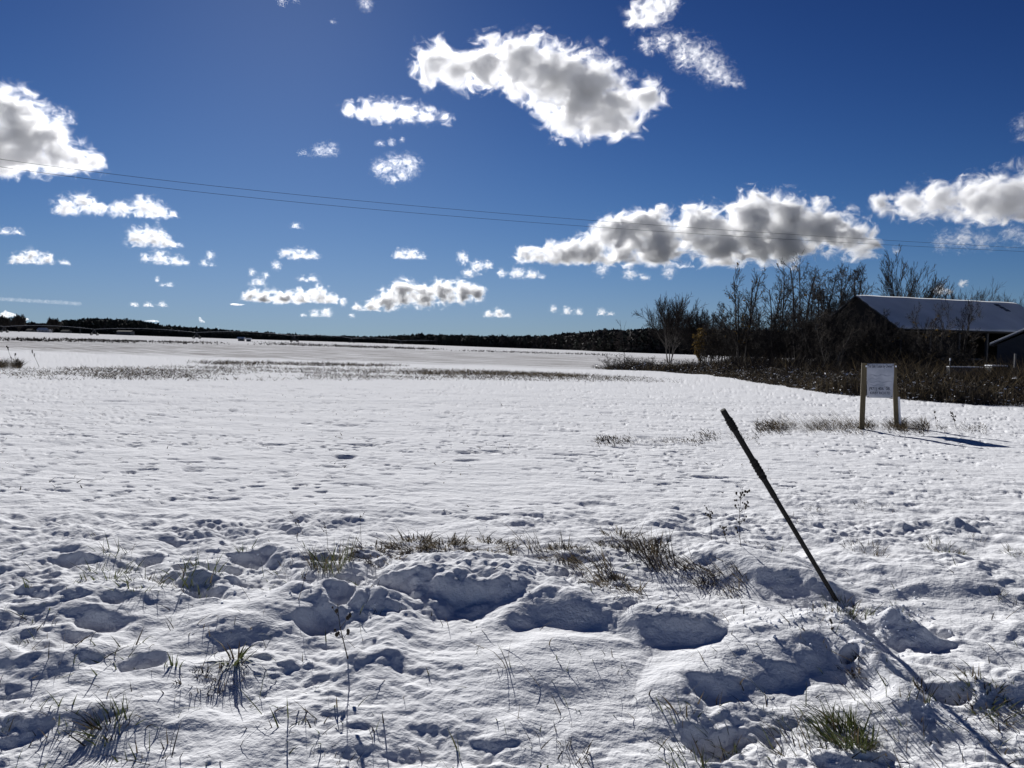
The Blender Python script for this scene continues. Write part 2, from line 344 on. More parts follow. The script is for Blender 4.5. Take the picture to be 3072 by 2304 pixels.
def build_ground():
    th = np.concatenate([np.linspace(-42, 42, 1450), np.linspace(42, 318, 140)[1:-1]])
    th = np.radians(th); rs = [0.0, 0.4]
    r = 0.4
    while r < 7000:
        if r < 2.4: k = .02
        else: k = min(.05, (.0021 if r < 5 else .0017)*max(1, r/4.0)*(1+max(0, r-26)/10))
        if r > 40: k = min(.05, k*1.0)
        r *= 1+k; rs.append(r)
    rs = np.array(rs[1:]); nT = len(th); nR = len(rs)
    T, R_ = np.meshgrid(th, rs); X = np.sin(T)*R_; Y = np.cos(T)*R_
    Z = terrain(X, Y)
    co = np.stack([X.ravel(), Y.ravel(), Z.ravel()], 1)
    c0 = np.array([[0, 0, tz(0, 0)]]); co = np.concatenate([co, c0])
    i = np.arange(nR-1)[:, None]*nT; j = np.arange(nT)[None, :]; j2 = (j+1) % nT
    q = np.stack([i+j, i+j2, i+nT+j2, i+nT+j], -1).reshape(-1, 4)[:, ::-1]
    tri = np.stack([np.full(nT, nR*nT), np.arange(nT), (np.arange(nT)+1) % nT], 1)[:, ::-1]
    me = bpy.data.meshes.new('snow_field'); nq = len(q); nt = len(tri)
    me.vertices.add(len(co)); me.vertices.foreach_set('co', co.ravel())
    me.loops.add(nq*4+nt*3); me.loops.foreach_set('vertex_index', np.concatenate([q.ravel(), tri.ravel()]).astype(np.int32))
    me.polygons.add(nq+nt)
    ls = np.concatenate([np.arange(nq)*4, nq*4+np.arange(nt)*3]); me.polygons.foreach_set('loop_start', ls.astype(np.int32))
    me.polygons.foreach_set('use_smooth', [True]*(nq+nt)); me.update(); me.validate()
    o = bpy.data.objects.new('snow_field', me); COL.objects.link(o); o['kind'] = 'structure'
    return o
def snow_material():
    m = bpy.data.materials.new('snow'); n, l = nodes_of(m); b = n['Principled BSDF']
    b.inputs['Roughness'].default_value = 1.0; b.inputs['Specular IOR Level'].default_value = 0.0
    tc = n.new('ShaderNodeTexCoord'); sp = n.new('ShaderNodeSeparateXYZ'); l.new(tc.outputs['Object'], sp.inputs[0])
    def noise(sc, det, stretch, off=0):
        mp = n.new('ShaderNodeMapping'); mp.inputs['Scale'].default_value = stretch; mp.inputs['Location'].default_value = (off, off, 0)
        l.new(tc.outputs['Object'], mp.inputs['Vector'])
        q = n.new('ShaderNodeTexNoise'); q.inputs['Scale'].default_value = sc; q.inputs['Detail'].default_value = det
        l.new(mp.outputs[0], q.inputs['Vector']); return q.outputs['Fac']
    def rng(v, a, b_, c=0.0, d=1.0):
        q = n.new('ShaderNodeMapRange'); q.interpolation_type = 'SMOOTHSTEP'
        l.new(v, q.inputs['Value'])
        for k, val in zip(('From Min', 'From Max', 'To Min', 'To Max'), (a, b_, c, d)): q.inputs[k].default_value = val
        return q.outputs[0]
    def mul(a, c):
        q = n.new('ShaderNodeMath'); q.operation = 'MULTIPLY'
        for i, v in enumerate((a, c)):
            if hasattr(v, 'is_output'): l.new(v, q.inputs[i])
            else: q.inputs[i].default_value = v
        return q.outputs[0]
    def mix(f, a, c):
        q = n.new('ShaderNodeMix'); q.data_type = 'RGBA'; l.new(f, q.inputs['Factor'])
        for k, v in ((6, a), (7, c)):
            if hasattr(v, 'is_output'): l.new(v, q.inputs[k])
            else: q.inputs[k].default_value = (*v, 1)
        return q.outputs[2]
    col = mix(noise(1.5, 3, (1, 1, 1)), (.83, .838, .86), (.87, .873, .885))
    Y = sp.outputs['Y']
    # bare soil and stubble showing through thin snow on the ploughed land beyond the weed strips
    band = mul(rng(Y, 56, 68), rng(Y, 130, 260, 1, .45))
    soil = mul(mul(rng(noise(1.0, 7, (.12, 1.6, 1)), .36, .60), band), .72)
    col = mix(soil, col, (.13, .11, .10))
    # litter specks in the thin snow over the near field
    fl = mul(rng(noise(9.0, 4, (1, 1, 1), 3), .66, .72), rng(Y, 9, 14)); fl = mul(fl, rng(noise(.6, 2, (1, 1, 1), 7), .45, .62))
    col = mix(mul(fl, .75), col, (.20, .17, .12))
    l.new(col, b.inputs['Base Color'])
    nb = noise(60, 5, (1, 1, 1)); nb2 = noise(14, 4, (1, 1, 1), 4)
    bp = n.new('ShaderNodeBump'); bp.inputs['Strength'].default_value = 0.5; bp.inputs['Distance'].default_value = 0.012
    l.new(nb, bp.inputs['Height'])
    b2 = n.new('ShaderNodeBump'); b2.inputs['Strength'].default_value = 0.6; b2.inputs['Distance'].default_value = 0.018
    l.new(nb2, b2.inputs['Height']); l.new(bp.outputs[0], b2.inputs['Normal'])
    b3 = n.new('ShaderNodeBump'); b3.inputs['Strength'].default_value = 0.8; b3.inputs['Distance'].default_value = 0.03
    l.new(noise(4.5, 6, (.8, 1.5, 1), 9), b3.inputs['Height']); l.new(b2.outputs[0], b3.inputs['Normal'])
    l.new(b3.outputs[0], b.inputs['Normal'])
    return m
M_SNOW = snow_material()
ground = build_ground(); ground.data.materials.append(M_SNOW)

# ------------------------------------------------------------------ vegetation helpers
def H(px, py, tmax=14.0):
    "where the sight line through a photo pixel meets the real terrain"
    d = ray(px, py); t = np.linspace(1.6, tmax, 1400)
    x = d.x*t; y = d.y*t; z = CAMZ + d.z*t; s = z - terrain(x, y)
    k = np.where(s < 0)[0]
    k = k[0] if len(k) else len(t)-1
    return Vector((x[k], y[k], float(z[k]))), float(t[k])
def raw_mesh(name, co, faces, mats_, mi=None, parent=None, smooth=True):
    me = bpy.data.meshes.new(name); n = faces.shape[1]; F = len(faces)
    me.vertices.add(len(co)); me.vertices.foreach_set('co', np.asarray(co, np.float32).ravel())
    me.loops.add(F*n); me.loops.foreach_set('vertex_index', faces.astype(np.int32).ravel())
    me.polygons.add(F); me.polygons.foreach_set('loop_start', (np.arange(F)*n).astype(np.int32))
    for m in mats_: me.materials.append(m)
    if mi is not None: me.polygons.foreach_set('material_index', mi.astype(np.int32))
    me.polygons.foreach_set('use_smooth', [smooth]*F); me.update(); me.validate()
    o = bpy.data.objects.new(name, me); COL.objects.link(o)
    if parent: o.parent = parent
    return o
def blade_arrays(B, V, w, bend, seg=4, rng=None):
    N = len(B); t = np.linspace(0, 1, seg)[None, :, None]
    p = B[:, None]+V[:, None]*t+bend[:, None]*t*t
    a = rng.uniform(0, np.pi, N); side = np.stack([np.cos(a), np.sin(a)*.6, 0.2*np.sin(3*a)], 1)
    pr = np.array([0.9, 1.0, .65, .08] if seg == 4 else np.linspace(1, .15, seg))[None, :, None]
    hw = side[:, None]*(w[:, None, None]*.5)*pr
    co = np.concatenate([p-hw, p+hw], 2).reshape(N*seg*2, 3)
    i = np.arange(N)[:, None]*seg*2 + np.arange(seg-1)[None]*2
    f = np.stack([i, i+1, i+3, i+2], -1).reshape(-1, 4)
    return co, f
def blades(name, B, V, w, bend, mats_, mi=None, parent=None, seed=1, seg=4, root=False):
    rng = np.random.RandomState(seed)
    co, f = blade_arrays(np.asarray(B, float), np.asarray(V, float), np.asarray(w, float), np.asarray(bend, float), seg, rng)
    m = None if mi is None else np.repeat(mi, seg-1)
    if root and len(B) > 1:      # the blades of one tuft share a root crown just under the snow
        o_ = np.argsort(np.arctan2(B[:, 1], B[:, 0])); a_ = o_[:-1]*seg*2; b_ = o_[1:]*seg*2
        f = np.concatenate([f, np.stack([a_, a_+1, b_+1, b_], -1)]); m = None if m is None else np.concatenate([m, np.zeros(len(a_), int)])
    return raw_mesh(name, co, f, mats_, m, parent)
def tubes(polys, rad, sides):
    "polys (M,n,3) rad (M,n) -> verts, quads"
    M, n, _ = polys.shape
    tan = np.gradient(polys, axis=1); tan /= np.linalg.norm(tan, axis=2, keepdims=True)+1e-9
    ref = np.where(np.abs(tan[..., 2:3]) > .9, np.array([1., 0, 0]), np.array([0, 0, 1.]))
    u = np.cross(tan, ref); u /= np.linalg.norm(u, axis=2, keepdims=True)+1e-9; v = np.cross(tan, u)
    a = np.arange(sides)*2*np.pi/sides
    ring = polys[:, :, None]+rad[:, :, None, None]*(u[:, :, None]*np.cos(a)[None, None, :, None]+v[:, :, None]*np.sin(a)[None, None, :, None])
    co = ring.reshape(-1, 3)
    b = (np.arange(M)[:, None, None]*n+np.arange(n-1)[None, :, None])*sides; s = np.arange(sides)[None, None]; s2 = (s+1) % sides
    f = np.stack([b+s, b+s2, b+sides+s2, b+sides+s], -1).reshape(-1, 4)
    return co, f
def tube_obj(name, pts, rad, mat_, parent=None, sides=8, caps=True):
    pts = np.array([tuple(p) for p in pts], float); n = len(pts); rad = np.ones(n)*rad if np.isscalar(rad) else np.array(rad)
    co, f = tubes(pts[None], rad[None], sides)
    fs = [tuple(q) for q in f]
    if caps: fs += [tuple(range(sides))[::-1], tuple(range((n-1)*sides, n*sides))]
    return mesh_obj(name, co, fs, mat_, parent, smooth=False)
M_BARK = mat('bark', (.022, .018, .016), .95, col2=(.055, .047, .041), scale=3, bump=.4)
M_PALEBARK = mat('pale_bark', (.07, .06, .052), .9, col2=(.19, .17, .15), scale=2, bump=.4)
M_TWIG = mat('twigs', (.020, .016, .014), .95, col2=(.048, .039, .033), scale=1)
M_TWIG2 = mat('tan_twigs', (.05, .04, .03), .95, col2=(.10, .08, .06), scale=1)
M_LEAF = mat('dry_leaves', (.07, .045, .016), .8, col2=(.15, .10, .03), scale=4, trans=.4)
M_GREEN = mat('green_grass', (.035, .05, .014), .6, col2=(.10, .115, .04), scale=5, trans=.35)
M_TAN = mat('dead_grass', (.07, .053, .032), .8, col2=(.20, .155, .09), scale=6, trans=.25)
M_DARKW = mat('dark_weeds', (.018, .014, .011), .9, col2=(.06, .045, .032), scale=6)
M_SNOWC = mat('snow_clump', (.86, .88, .93), .6, var=.03)

# ------------------------------------------------------------------ far woods and far field
M_WOOD = mat('evergreen_woods', (.010, .014, .012), .95, col2=(.03, .034, .026), scale=.05)
M_WOOD2 = mat('bare_woods', (.02, .017, .016), .95, col2=(.055, .045, .04), scale=.08)
def woods():
    rng = np.random.RandomState(8)
    prof = [(-500,900,950),(0,900,962),(130,900,970),(190,890,962),(280,880,954),(420,850,960),(470,840,972),(560,840,981),(700,900,992),(860,1000,1001),(1000,1050,1008),(1120,1050,1009),(1250,900,1003),(1400,820,1006),(1600,760,1009),(1690,700,1002),(1790,560,992),(1900,500,989),(2000,480,988),(2250,460,990),(2600,450,1000),(3400,450,1010)]
    px = np.arange(-500, 3400, 3.2)
    T = np.interp(px, [p[0] for p in prof], [p[1] for p in prof]); TOP = np.interp(px, [p[0] for p in prof], [p[2] for p in prof])
    cos, fcs, mis = [], [], []; off = 0
    for row in range(4):
        for i, x in enumerate(px):
            xx = x + rng.uniform(-4, 4); t = T[i] + row*9 + rng.uniform(-4, 4)
            p = P(xx, 1040, t); g = tz(p.x, p.y)
            top = P(xx, TOP[i] + abs(rng.normal(0, 1.6)) + 4*pn(xx/60, 0, 91) + 3*pn(xx/17, 0, 92) + (3-row)*1.2 - (3.0 if rng.rand() < .06 else 0), t).z
            h = max(3.0, top - g); R = rng.uniform(2.2, 4.0)
            n_ = 46
            zz = rng.uniform(0.02, 1, n_)
            taper = np.sqrt(np.clip(1-(np.clip(zz-.35, 0, 1)/.65)**2, .02, 1))
            a = rng.uniform(0, 6.28, n_); rr = R*taper*rng.uniform(.3, 1.05, n_)
            c = np.stack([p.x+np.cos(a)*rr, p.y+np.sin(a)*rr, g+h*zz], 1)
            s = rng.uniform(.5, 1.15, n_)[:, None]
            d1 = rng.normal(0, 1, (n_, 3))*s*.8; d2 = rng.normal(0, 1, (n_, 3))*s*.8
            co = np.stack([c-d1, c-d2, c+d1, c+d2], 1).reshape(-1, 3)
            cos.append(co); fcs.append(np.arange(n_*4).reshape(-1, 4)+off); off += n_*4
            mis.append(np.full(n_, 1 if (xx > 1500 and rng.rand() < .6) or (xx < 140) or rng.rand() < .12 else 0))
    o = raw_mesh('woods', np.concatenate(cos), np.concatenate(fcs), [M_WOOD, M_WOOD2], np.concatenate(mis), smooth=False)
    tag(o, 'dark line of far woods along the horizon', kind='stuff')
woods()

def scatter_strip(name, pts, n, h0, h1, w0, w1, lean, mats_, probs, seed, label, jit=1.0, clump=None, fade=True):
    "pts: list of (px, py_far, py_near): a strip of field between two photo rows, filled with short stems"
    rng = np.random.RandomState(seed)
    x = rng.uniform(pts[0][0], pts[-1][0], n)
    a = np.interp(x, [p[0] for p in pts], [p[1] for p in pts]); b = np.interp(x, [p[0] for p in pts], [p[2] for p in pts])
    ya = 1039+.0326*(x-1536)
    # uniform in distance between the rows
    Da = 1/(a-ya); Db = 1/(b-ya); u = rng.rand(n)
    y = ya+1/(Da+(Db-Da)*u)
    g = np.array([tuple(G(px_, py_)) for px_, py_ in zip(x, y)])
    e_ = np.clip(np.minimum(x-pts[0][0], pts[-1][0]-x)/(.16*(pts[-1][0]-pts[0][0])), 0, 1) if fade else np.ones(n)
    ragged = e_*np.clip(4*np.minimum(u, 1-u)+.15, 0, 1)
    if clump:
        k = pn(g[:, 0]/clump[0], g[:, 1]/clump[1], seed) + .5*pn(g[:, 0]/clump[0]*3, g[:, 1]/clump[1]*3, seed+1)
        keep = k > clump[2]; g = g[keep]
    # ragged ends and edges
    keep = rng.rand(len(g)) < ragged[:len(u)][keep if clump else slice(None)] if True else None
    g = g[keep]
    m = len(g); g[:, 2] = terrain(g[:, 0], g[:, 1]) - .01
    hh = rng.uniform(h0, h1, m)*rng.uniform(.6, 1, m); an = rng.uniform(0, 6.28, m)
    V = np.stack([np.cos(an)*lean*hh, np.sin(an)*lean*hh, hh], 1)
    be = np.stack([np.cos(an+1), np.sin(an+1), -.6*np.ones(m)], 1)*(hh*.4*rng.rand(m))[:, None]
    mi = rng.choice(len(mats_), m, p=probs)
    o = blades(name, g, V, rng.uniform(w0, w1, m), be, mats_, mi, seed=seed)
    return tag(o, label, kind='stuff')
scatter_strip('dead_grass', [(-40,1103,1138),(700,1098,1142),(1300,1108,1142),(1800,1126,1148),(2050,1140,1152)], 30000, .04, .20, .010, .026, 1.2, [M_TAN, M_DARKW], [.35, .65], 31,
              'broad strip of dead grass poking through the snow across the middle of the field', clump=(5, 1.6, -.16))
scatter_strip('dead_grass', [(550,1084,1098),(900,1090,1100),(1240,1098,1104)], 4500, .10, .3, .015, .035, .8, [M_TAN, M_DARKW], [.3, .7], 32,
              'thin dark row of dead grass just beyond the broad strip', clump=(5, 1.2, -.1))
scatter_strip('dead_grass', [(1180,1112,1126),(1500,1117,1131),(1780,1128,1138)], 5000, .08, .28, .012, .03, .6, [M_TAN, M_DARKW], [.55, .45], 33,
              'denser olive brown row of dead grass right of the middle of the field', clump=(6, 1.0, -.25))
scatter_strip('dead_grass', [(-40,1014,1024),(300,1018,1028),(640,1024,1033),(700,1028,1036)], 7000, .15, .6, .10, .25, .5, [M_DARKW], [1], 34,
              'dark weedy ditch line across the far field on the left', clump=(9, 3, .05))
scatter_strip('dead_grass', [(740,1024,1034),(1100,1038,1044),(1350,1047,1051)], 7000, .2, .9, .1, .25, .5, [M_DARKW], [1], 35,
              'dark weedy ditch line in the middle of the far field', clump=(7, 3, .12))
scatter_strip('dead_grass', [(1350,1048,1053),(1900,1064,1070)], 2500, .2, .7, .1, .25, .5, [M_DARKW], [1], 36,
              'thin sparse line of weeds on the far field left of the bushes', clump=(7, 3, .08))
scatter_strip('dead_grass', [(-40,1150,1560),(1500,1150,1540),(2600,1175,1560),(3110,1225,1560)], 8000, .015, .06, .006, .018, 2.0, [M_TAN, M_DARKW], [.4, .6], 37,
              'sparse bits of grass and litter poking through the snow of the near field', clump=(1.2, .5, .16), fade=False)

# ------------------------------------------------------------------ trees
TMIN = {}
def tree(px, t, top, hw, style, label, cat='tree', group=None, seed=1, name='bare_tree', pale=False, leaves=0, base=None, thick=1.0):
    rng = random.Random(seed)
    p0 = P(px, 1060, t); bx, by = p0.x, p0.y; bz = tz(bx, by) if base is None else base
    h = P(px, top, t).z - bz; wd = hw*t/FPX
    S = dict(
        vase=dict(trunks=1, tl=.28, lv=[(15, .95, 36), (9, .5, 24), (6, .45, 28), (4, .5, 30)], up=.09, wob=.05),
        round=dict(trunks=5, tl=.42, spread=.40, lv=[(9, .95, 40), (11, .45, 32), (8, .5, 36)], up=.05, wob=.06),
        tall=dict(trunks=4, tl=.98, spread=.14, lv=[(17, .26, 44), (7, .5, 38), (4, .5, 38)], up=.05, wob=.05),
        dense=dict(trunks=6, tl=.88, spread=.34, lv=[(16, .34, 52), (9, .5, 50), (6, .5, 50)], up=.01, wob=.13),
        gnarl=dict(trunks=3, tl=.8, spread=.3, lv=[(12, .42, 48), (8, .5, 48), (6, .45, 48)], up=.03, wob=.2),
        sapling=dict(trunks=1, tl=1.0, spread=.02, lv=[(7, .35, 32), (3, .4, 35)], up=.08, wob=.05),
        shrub=dict(trunks=16, tl=.85, spread=.5, lv=[(9, .4, 45), (5, .45, 45)], up=.05, wob=.2),
    )[style]
    npt = 6; levels = [[] for _ in range(5)]
    def grow(p, d, L, r, lv):
        pts = [p.copy()]; q = p.copy(); dd = d.normalized()
        for k in range(npt-1):
            dd = (dd + Vector((rng.gauss(0, S['wob']), rng.gauss(0, S['wob']), rng.gauss(0, S['wob']*.6)+S['up']*(.6 if lv else .2)))).normalized()
            q = q + dd*(L/(npt-1)); pts.append(q.copy())
        end = .35 if lv < 3 else .5
        rr = [r*(1-(1-end)*k/(npt-1)) for k in range(npt)]
        levels[lv].append((pts, rr))
        if lv >= len(S['lv']): return
        n_, lr, ang = S['lv'][lv]
        for k in range(n_):
            f0 = .22 if lv else {'vase': .75, 'round': .45}.get(style, .18)
            f = f0 + (1-f0)*((k+rng.random())/n_)
            f = min(f, .999); i = int(f*(npt-1)); u = f*(npt-1)-i
            a = pts[i].lerp(pts[i+1], u); dl = (pts[i+1]-pts[i]).normalized()
            ax = dl.cross(Vector((rng.gauss(0, 1), rng.gauss(0, 1), rng.gauss(0, 1)))).normalized()
            nd = Matrix.Rotation(math.radians(ang*rng.uniform(.6, 1.3)), 3, ax) @ dl
            if lv == 0 and style in ('vase', 'round'): ll = h*(.72 if style == 'vase' else .60)*rng.uniform(.75, 1.08)
            else: ll = L*lr*rng.uniform(.65, 1.2)*(1.15-.55*f)
            grow(a, nd, ll, max(rmin, rr[i]*rng.uniform(.42, .62)), lv+1)
    rmin = .0115*t/60*thick
    for k in range(S['trunks']):
        a = 2*math.pi*(k+rng.random()*.6)/S['trunks']; s = S.get('spread', 0)*rng.uniform(.3, 1.1)
        o_ = Vector((math.cos(a), math.sin(a), 0))*(.25+.3*rng.random() if S['trunks'] > 1 else 0)*(1 if style != 'shrub' else 1.5)
        grow(o_, Vector((math.cos(a)*s, math.sin(a)*s, 1)), h*S['tl']*rng.uniform(.72, 1.0), h*(.0115 if style == 'tall' else .0095)*thick*rng.uniform(.7, 1.1)*(2.1 if style == 'vase' else 1), 0)
    allp = np.array([[tuple(v) for v in pts] for L in levels for pts, _ in L])
    zs = h/np.percentile(allp[..., 2], 99.7); xs = wd/max(.3, np.percentile(np.abs(allp[..., 0]), 99)); xs = min(1.9, max(.72, xs))
    sc = np.array([xs, xs, zs])
    root = empty(name, (bx, by, bz-.05), label, cat, group)
    def part(nm, lvls, sides, m):
        cs, fs, off = [], [], 0
        for L in lvls:
            if not levels[L]: continue
            pl = np.array([[tuple(v) for v in pts] for pts, _ in levels[L]])*sc; rd = np.array([r for _, r in levels[L]])
            c, f = tubes(pl, rd, sides); cs.append(c); fs.append(f+off); off += len(c)
        return raw_mesh(nm, np.concatenate(cs), np.concatenate(fs), [m], parent=root)
    part('trunk', [0], 6, M_PALEBARK if pale else M_BARK)
    if pale: part('branch', [1], 4, M_PALEBARK); part('crown', [2, 3, 4], 3, M_TWIG2 if pale == 2 else M_TWIG)
    else: part('crown', [1, 2, 3, 4], 3, M_TWIG)
    if leaves:
        last = [L for L in levels if L][-1]; n_ = leaves
        c = np.array([tuple(rng.choice(last)[0][-1 - rng.randrange(3)]) for _ in range(n_)])*sc
        r2 = np.random.RandomState(seed); s = .05*t/60
        d1 = r2.normal(0, s, (n_, 3)); d2 = r2.normal(0, s, (n_, 3))
        co = np.stack([c-d1, c-d2, c+d1, c+d2], 1).reshape(-1, 3)
        raw_mesh('dead_leaves', co, np.arange(n_*4).reshape(-1, 4), [M_LEAF], parent=root, smooth=False)
    return root
TG = 'bare trees beside the barn'
tree(2010, 108, 884, 95, 'round', 'rounded pale bare tree standing apart left of the other trees', group=TG, seed=2, pale=1, thick=1.1)
tree(2105, 100, 925, 45, 'round', 'small bare tree close behind the orange brown shrub', group=TG, seed=3, thick=.9)
tree(2185, 84, 905, 60, 'dense', 'low twiggy tree between the rounded tree and the tall ones', group=TG, seed=4)
tree(2225, 70, 790, 70, 'tall', 'leftmost tall slender tree with a few leaves left at its tips', group=TG, seed=5, leaves=160)
tree(2325, 72, 800, 60, 'tall', 'second tall slender tree from the left, sparser than its neighbours', group=TG, seed=6, leaves=70)
tree(2405, 68, 762, 80, 'tall', 'tallest slender tree of several stems left of the barn gable', group=TG, seed=7, leaves=50)
tree(2290, 76, 900, 75, 'dense', 'dense low thicket tree behind the tall slender stems', group=TG, seed=8)
tree(2395, 78, 880, 80, 'dense', 'dense thicket tree under the tallest slender tree', group=TG, seed=18)
tree(2475, 76, 800, 95, 'dense', 'dark dense tree left of the gable peak', group=TG, seed=9, thick=1.2)
tree(2555, 74, 792, 85, 'dense', 'dark dense tree directly behind the gable peak', group=TG, seed=10, thick=1.2)
tree(2700, 100, 752, 112, 'vase', 'big fan shaped bare tree rising behind the barn roof', group=TG, seed=11, thick=1.15)
tree(2875, 92, 852, 95, 'round', 'bushy bare tree peeping over the middle of the barn roof', group=TG, seed=12, thick=.8)
tree(2985, 110, 888, 70, 'round', 'low bare tree top over the barn roof beyond the bushy one', group=TG, seed=13, thick=.8)
tree(3065, 110, 893, 50, 'round', 'low bare tree top at the right edge over the barn roof', group=TG, seed=14, thick=.8)
tree(2785, 50, 905, 55, 'gnarl', 'small twisted tree in front of the barn roof', group=TG, seed=15, pale=2, leaves=60)
tree(2875, 49, 880, 75, 'gnarl', 'larger twisted tree in front of the barn with upright dense top', group=TG, seed=16, leaves=60)
tree(2500, 52, 930, 75, 'gnarl', 'crooked tree growing close against the dark gable', group=TG, seed=17, pale=2)
tree(2650, 51, 925, 60, 'gnarl', 'thin crooked tree against the right half of the gable', group=TG, seed=19, leaves=30)
tree(2150, 80, 950, 60, 'dense', 'low thicket tree right of the orange brown shrub', group=TG, seed=41)
tree(2340, 66, 940, 90, 'dense', 'wide low thicket at the feet of the tall slender trees', group=TG, seed=42)
tree(2450, 64, 930, 90, 'dense', 'wide low thicket just left of the gable foot', group=TG, seed=43)
tree(2235, 74, 960, 80, 'dense', 'low thicket at the foot of the leftmost tall tree', group=TG, seed=44)
tree(2610, 58, 960, 80, 'dense', 'dark thicket across the right foot of the gable', group=TG, seed=45)
tree(2480, 55, 905, 80, 'dense', 'tangled dark tree hiding the left half of the gable', group=TG, seed=51, thick=1.2)
tree(2590, 54, 925, 75, 'dense', 'tangled dark tree hiding the right half of the gable', group=TG, seed=52, thick=1.2)
tree(2700, 50, 985, 70, 'dense', 'low tangled tree before the near end of the open barn side', group=TG, seed=53, thick=1.1)
tree(2770, 48, 1005, 60, 'dense', 'low reddish brown thicket before the middle of the barn', group=TG, seed=54)
tree(2860, 46, 1020, 60, 'dense', 'low dark thicket before the far part of the open barn side', group=TG, seed=55)
tree(1874, 80, 955, 28, 'sapling', 'thin lone sapling above the left end of the bushes', group=TG, seed=20, name='sapling', thick=.8)
tree(2115, 92, 985, 42, 'shrub', 'orange brown shrub holding dead leaves beside the pale rounded tree', 'shrub', seed=21, name='shrub', leaves=1500)
tree(58, 700, 944, 14, 'round', 'bare tree rising over the far woods at the left edge', seed=24, thick=1.6)
tree(12, 720, 948, 18, 'round', 'bare tree cut by the left edge above the far woods', seed=25, thick=1.6)
tree(160, 760, 955, 10, 'round', 'small bare tree left of the dark evergreen hump of the woods', seed=26, thick=1.6)

# ------------------------------------------------------------------ hedge of undergrowth
FRONT = [(1790,1106),(1860,1112),(1960,1116),(2080,1122),(2200,1138),(2330,1158),(2480,1180),(2620,1192),(2760,1204),(2900,1214),(3072,1222),(3300,1236)]
fr = np.array([tuple(G(*p))[:2] for p in FRONT])
def hedge():
    rng = np.random.RandomState(40)
    seg = np.linalg.norm(np.diff(fr, axis=0), axis=1); cum = np.concatenate([[0], np.cumsum(seg)])
    def place(n, dmax, u0=0, u1=1, pw=1.0):
        s = rng.uniform(u0, u1, n)*cum[-1]; x = np.interp(s, cum, fr[:, 0]); y = np.interp(s, cum, fr[:, 1])
        y2 = np.interp(s+.5, cum, fr[:, 1]); x2 = np.interp(s+.5, cum, fr[:, 0]); tx, ty = x2-x, y2-y; q = np.hypot(tx, ty)+1e-6
        dn = rng.rand(n)**pw*dmax + .9*pn(s/1.5, s*0, 41) + .5*pn(s/.4, s*0, 43)
        nx, ny = -ty/q, tx/q
        return x+nx*dn, y+ny*dn, s/cum[-1], dn
    # brown tangle
    n = 90000; x, y, u, dn = place(n, 24, pw=1.15); kp = dn < 9+18*sstep(.1, .35, u); x, y, u, dn = x[kp], y[kp], u[kp], dn[kp]; n = len(x)
    hN = .55+.75*np.clip(pn(x/1.6, y/1.6, 42)+.35, 0, 1)+.02*dn
    edge = sstep(0, 1.2, dn); hN = hN*(1+.05*np.clip(dn, 0, 20)*sstep(.25, .45, u))
    hh = hN*(.35+.65*edge)*rng.uniform(.4, 1.15, n)*np.where(u < .16, .85, 1)
    a = rng.uniform(0, 6.28, n); ln = rng.uniform(.2, 1.0, n)
    B = np.stack([x, y, terrain(x, y)-.03], 1); V = np.stack([np.cos(a)*ln*hh, np.sin(a)*ln*hh, hh], 1)
    be = np.stack([np.cos(a), np.sin(a), -1.0*np.ones(n)], 1)*(hh*.5*rng.rand(n))[:, None]
    mi = rng.choice(3, n, p=[.54, .32, .14])
    o = blades('undergrowth', B, V, rng.uniform(.012, .04, n), be, [M_DARKW, M_TAN, M_BARK], mi, seed=3)
    tag(o, 'brown tangle of brambles and dead weeds in front of the trees and barn', kind='stuff')
    # curled dead leaves and the bits of snow they hold
    for (nm, k, m, s0, s1, lab, zf) in (('dead_leaves', 30000, M_DARKW, .02, .05, 'dark dead leaves hanging in the bramble tangle', 1.0), ('snow_bits', 20000, M_SNOWC, .012, .042, 'bits of snow caught on the bramble tangle', 1.0)):
        x, y, u, dn = place(k, 20, pw=1.2); kp = dn < 9+18*sstep(.1, .35, u); x, y, u, dn = x[kp], y[kp], u[kp], dn[kp]; k = len(x)
        hN = (.5+.75*np.clip(pn(x/1.6, y/1.6, 42)+.35, 0, 1))*(.35+.65*sstep(0, 1.2, dn))
        z = terrain(x, y)+hN*rng.uniform(.1, .95, k)
        keep = np.ones(k, bool) if nm == 'dead_leaves' else pn(x/.9, y/.9, 55) > .02
        c = np.stack([x, y, z], 1)[keep]; k = len(c)
        s = rng.uniform(s0, s1, (k, 1)); d1 = rng.normal(0, 1, (k, 3))*s; d2 = rng.normal(0, 1, (k, 3))*s; d1[:, 2] *= .6; d2[:, 2] *= .6
        co = np.stack([c-d1, c-d2, c+d1, c+d2], 1).reshape(-1, 3)
        tag(raw_mesh(nm, co, np.arange(k*4).reshape(-1, 4), [m], smooth=False), lab, kind='stuff')
    # tall upright dead stalks on the right
    n = 5200; x, y, u, dn = place(n, 4.0, .66, 1.0, pw=.9)
    ur = sstep(.66, .74, u); hh = rng.uniform(.5, 1.0, n)*(.4+.6*ur)*(.8+.5*pn(x/1.2, y/1.2, 44))
    a = rng.uniform(0, 6.28, n); ln = rng.uniform(0, .16, n)
    B = np.stack([x, y, terrain(x, y)-.03], 1); V = np.stack([np.cos(a)*ln*hh, np.sin(a)*ln*hh, hh], 1)
    be = rng.normal(0, .05, (n, 3))
    o = blades('dead_stalks', B, V, rng.uniform(.012, .03, n), be, [M_DARKW, M_TAN], rng.choice(2, n, p=[.72, .28]), seed=5, seg=3)
    tag(o, 'stand of upright dark dead stalks at the right edge in front of the barn', kind='stuff')
hedge()
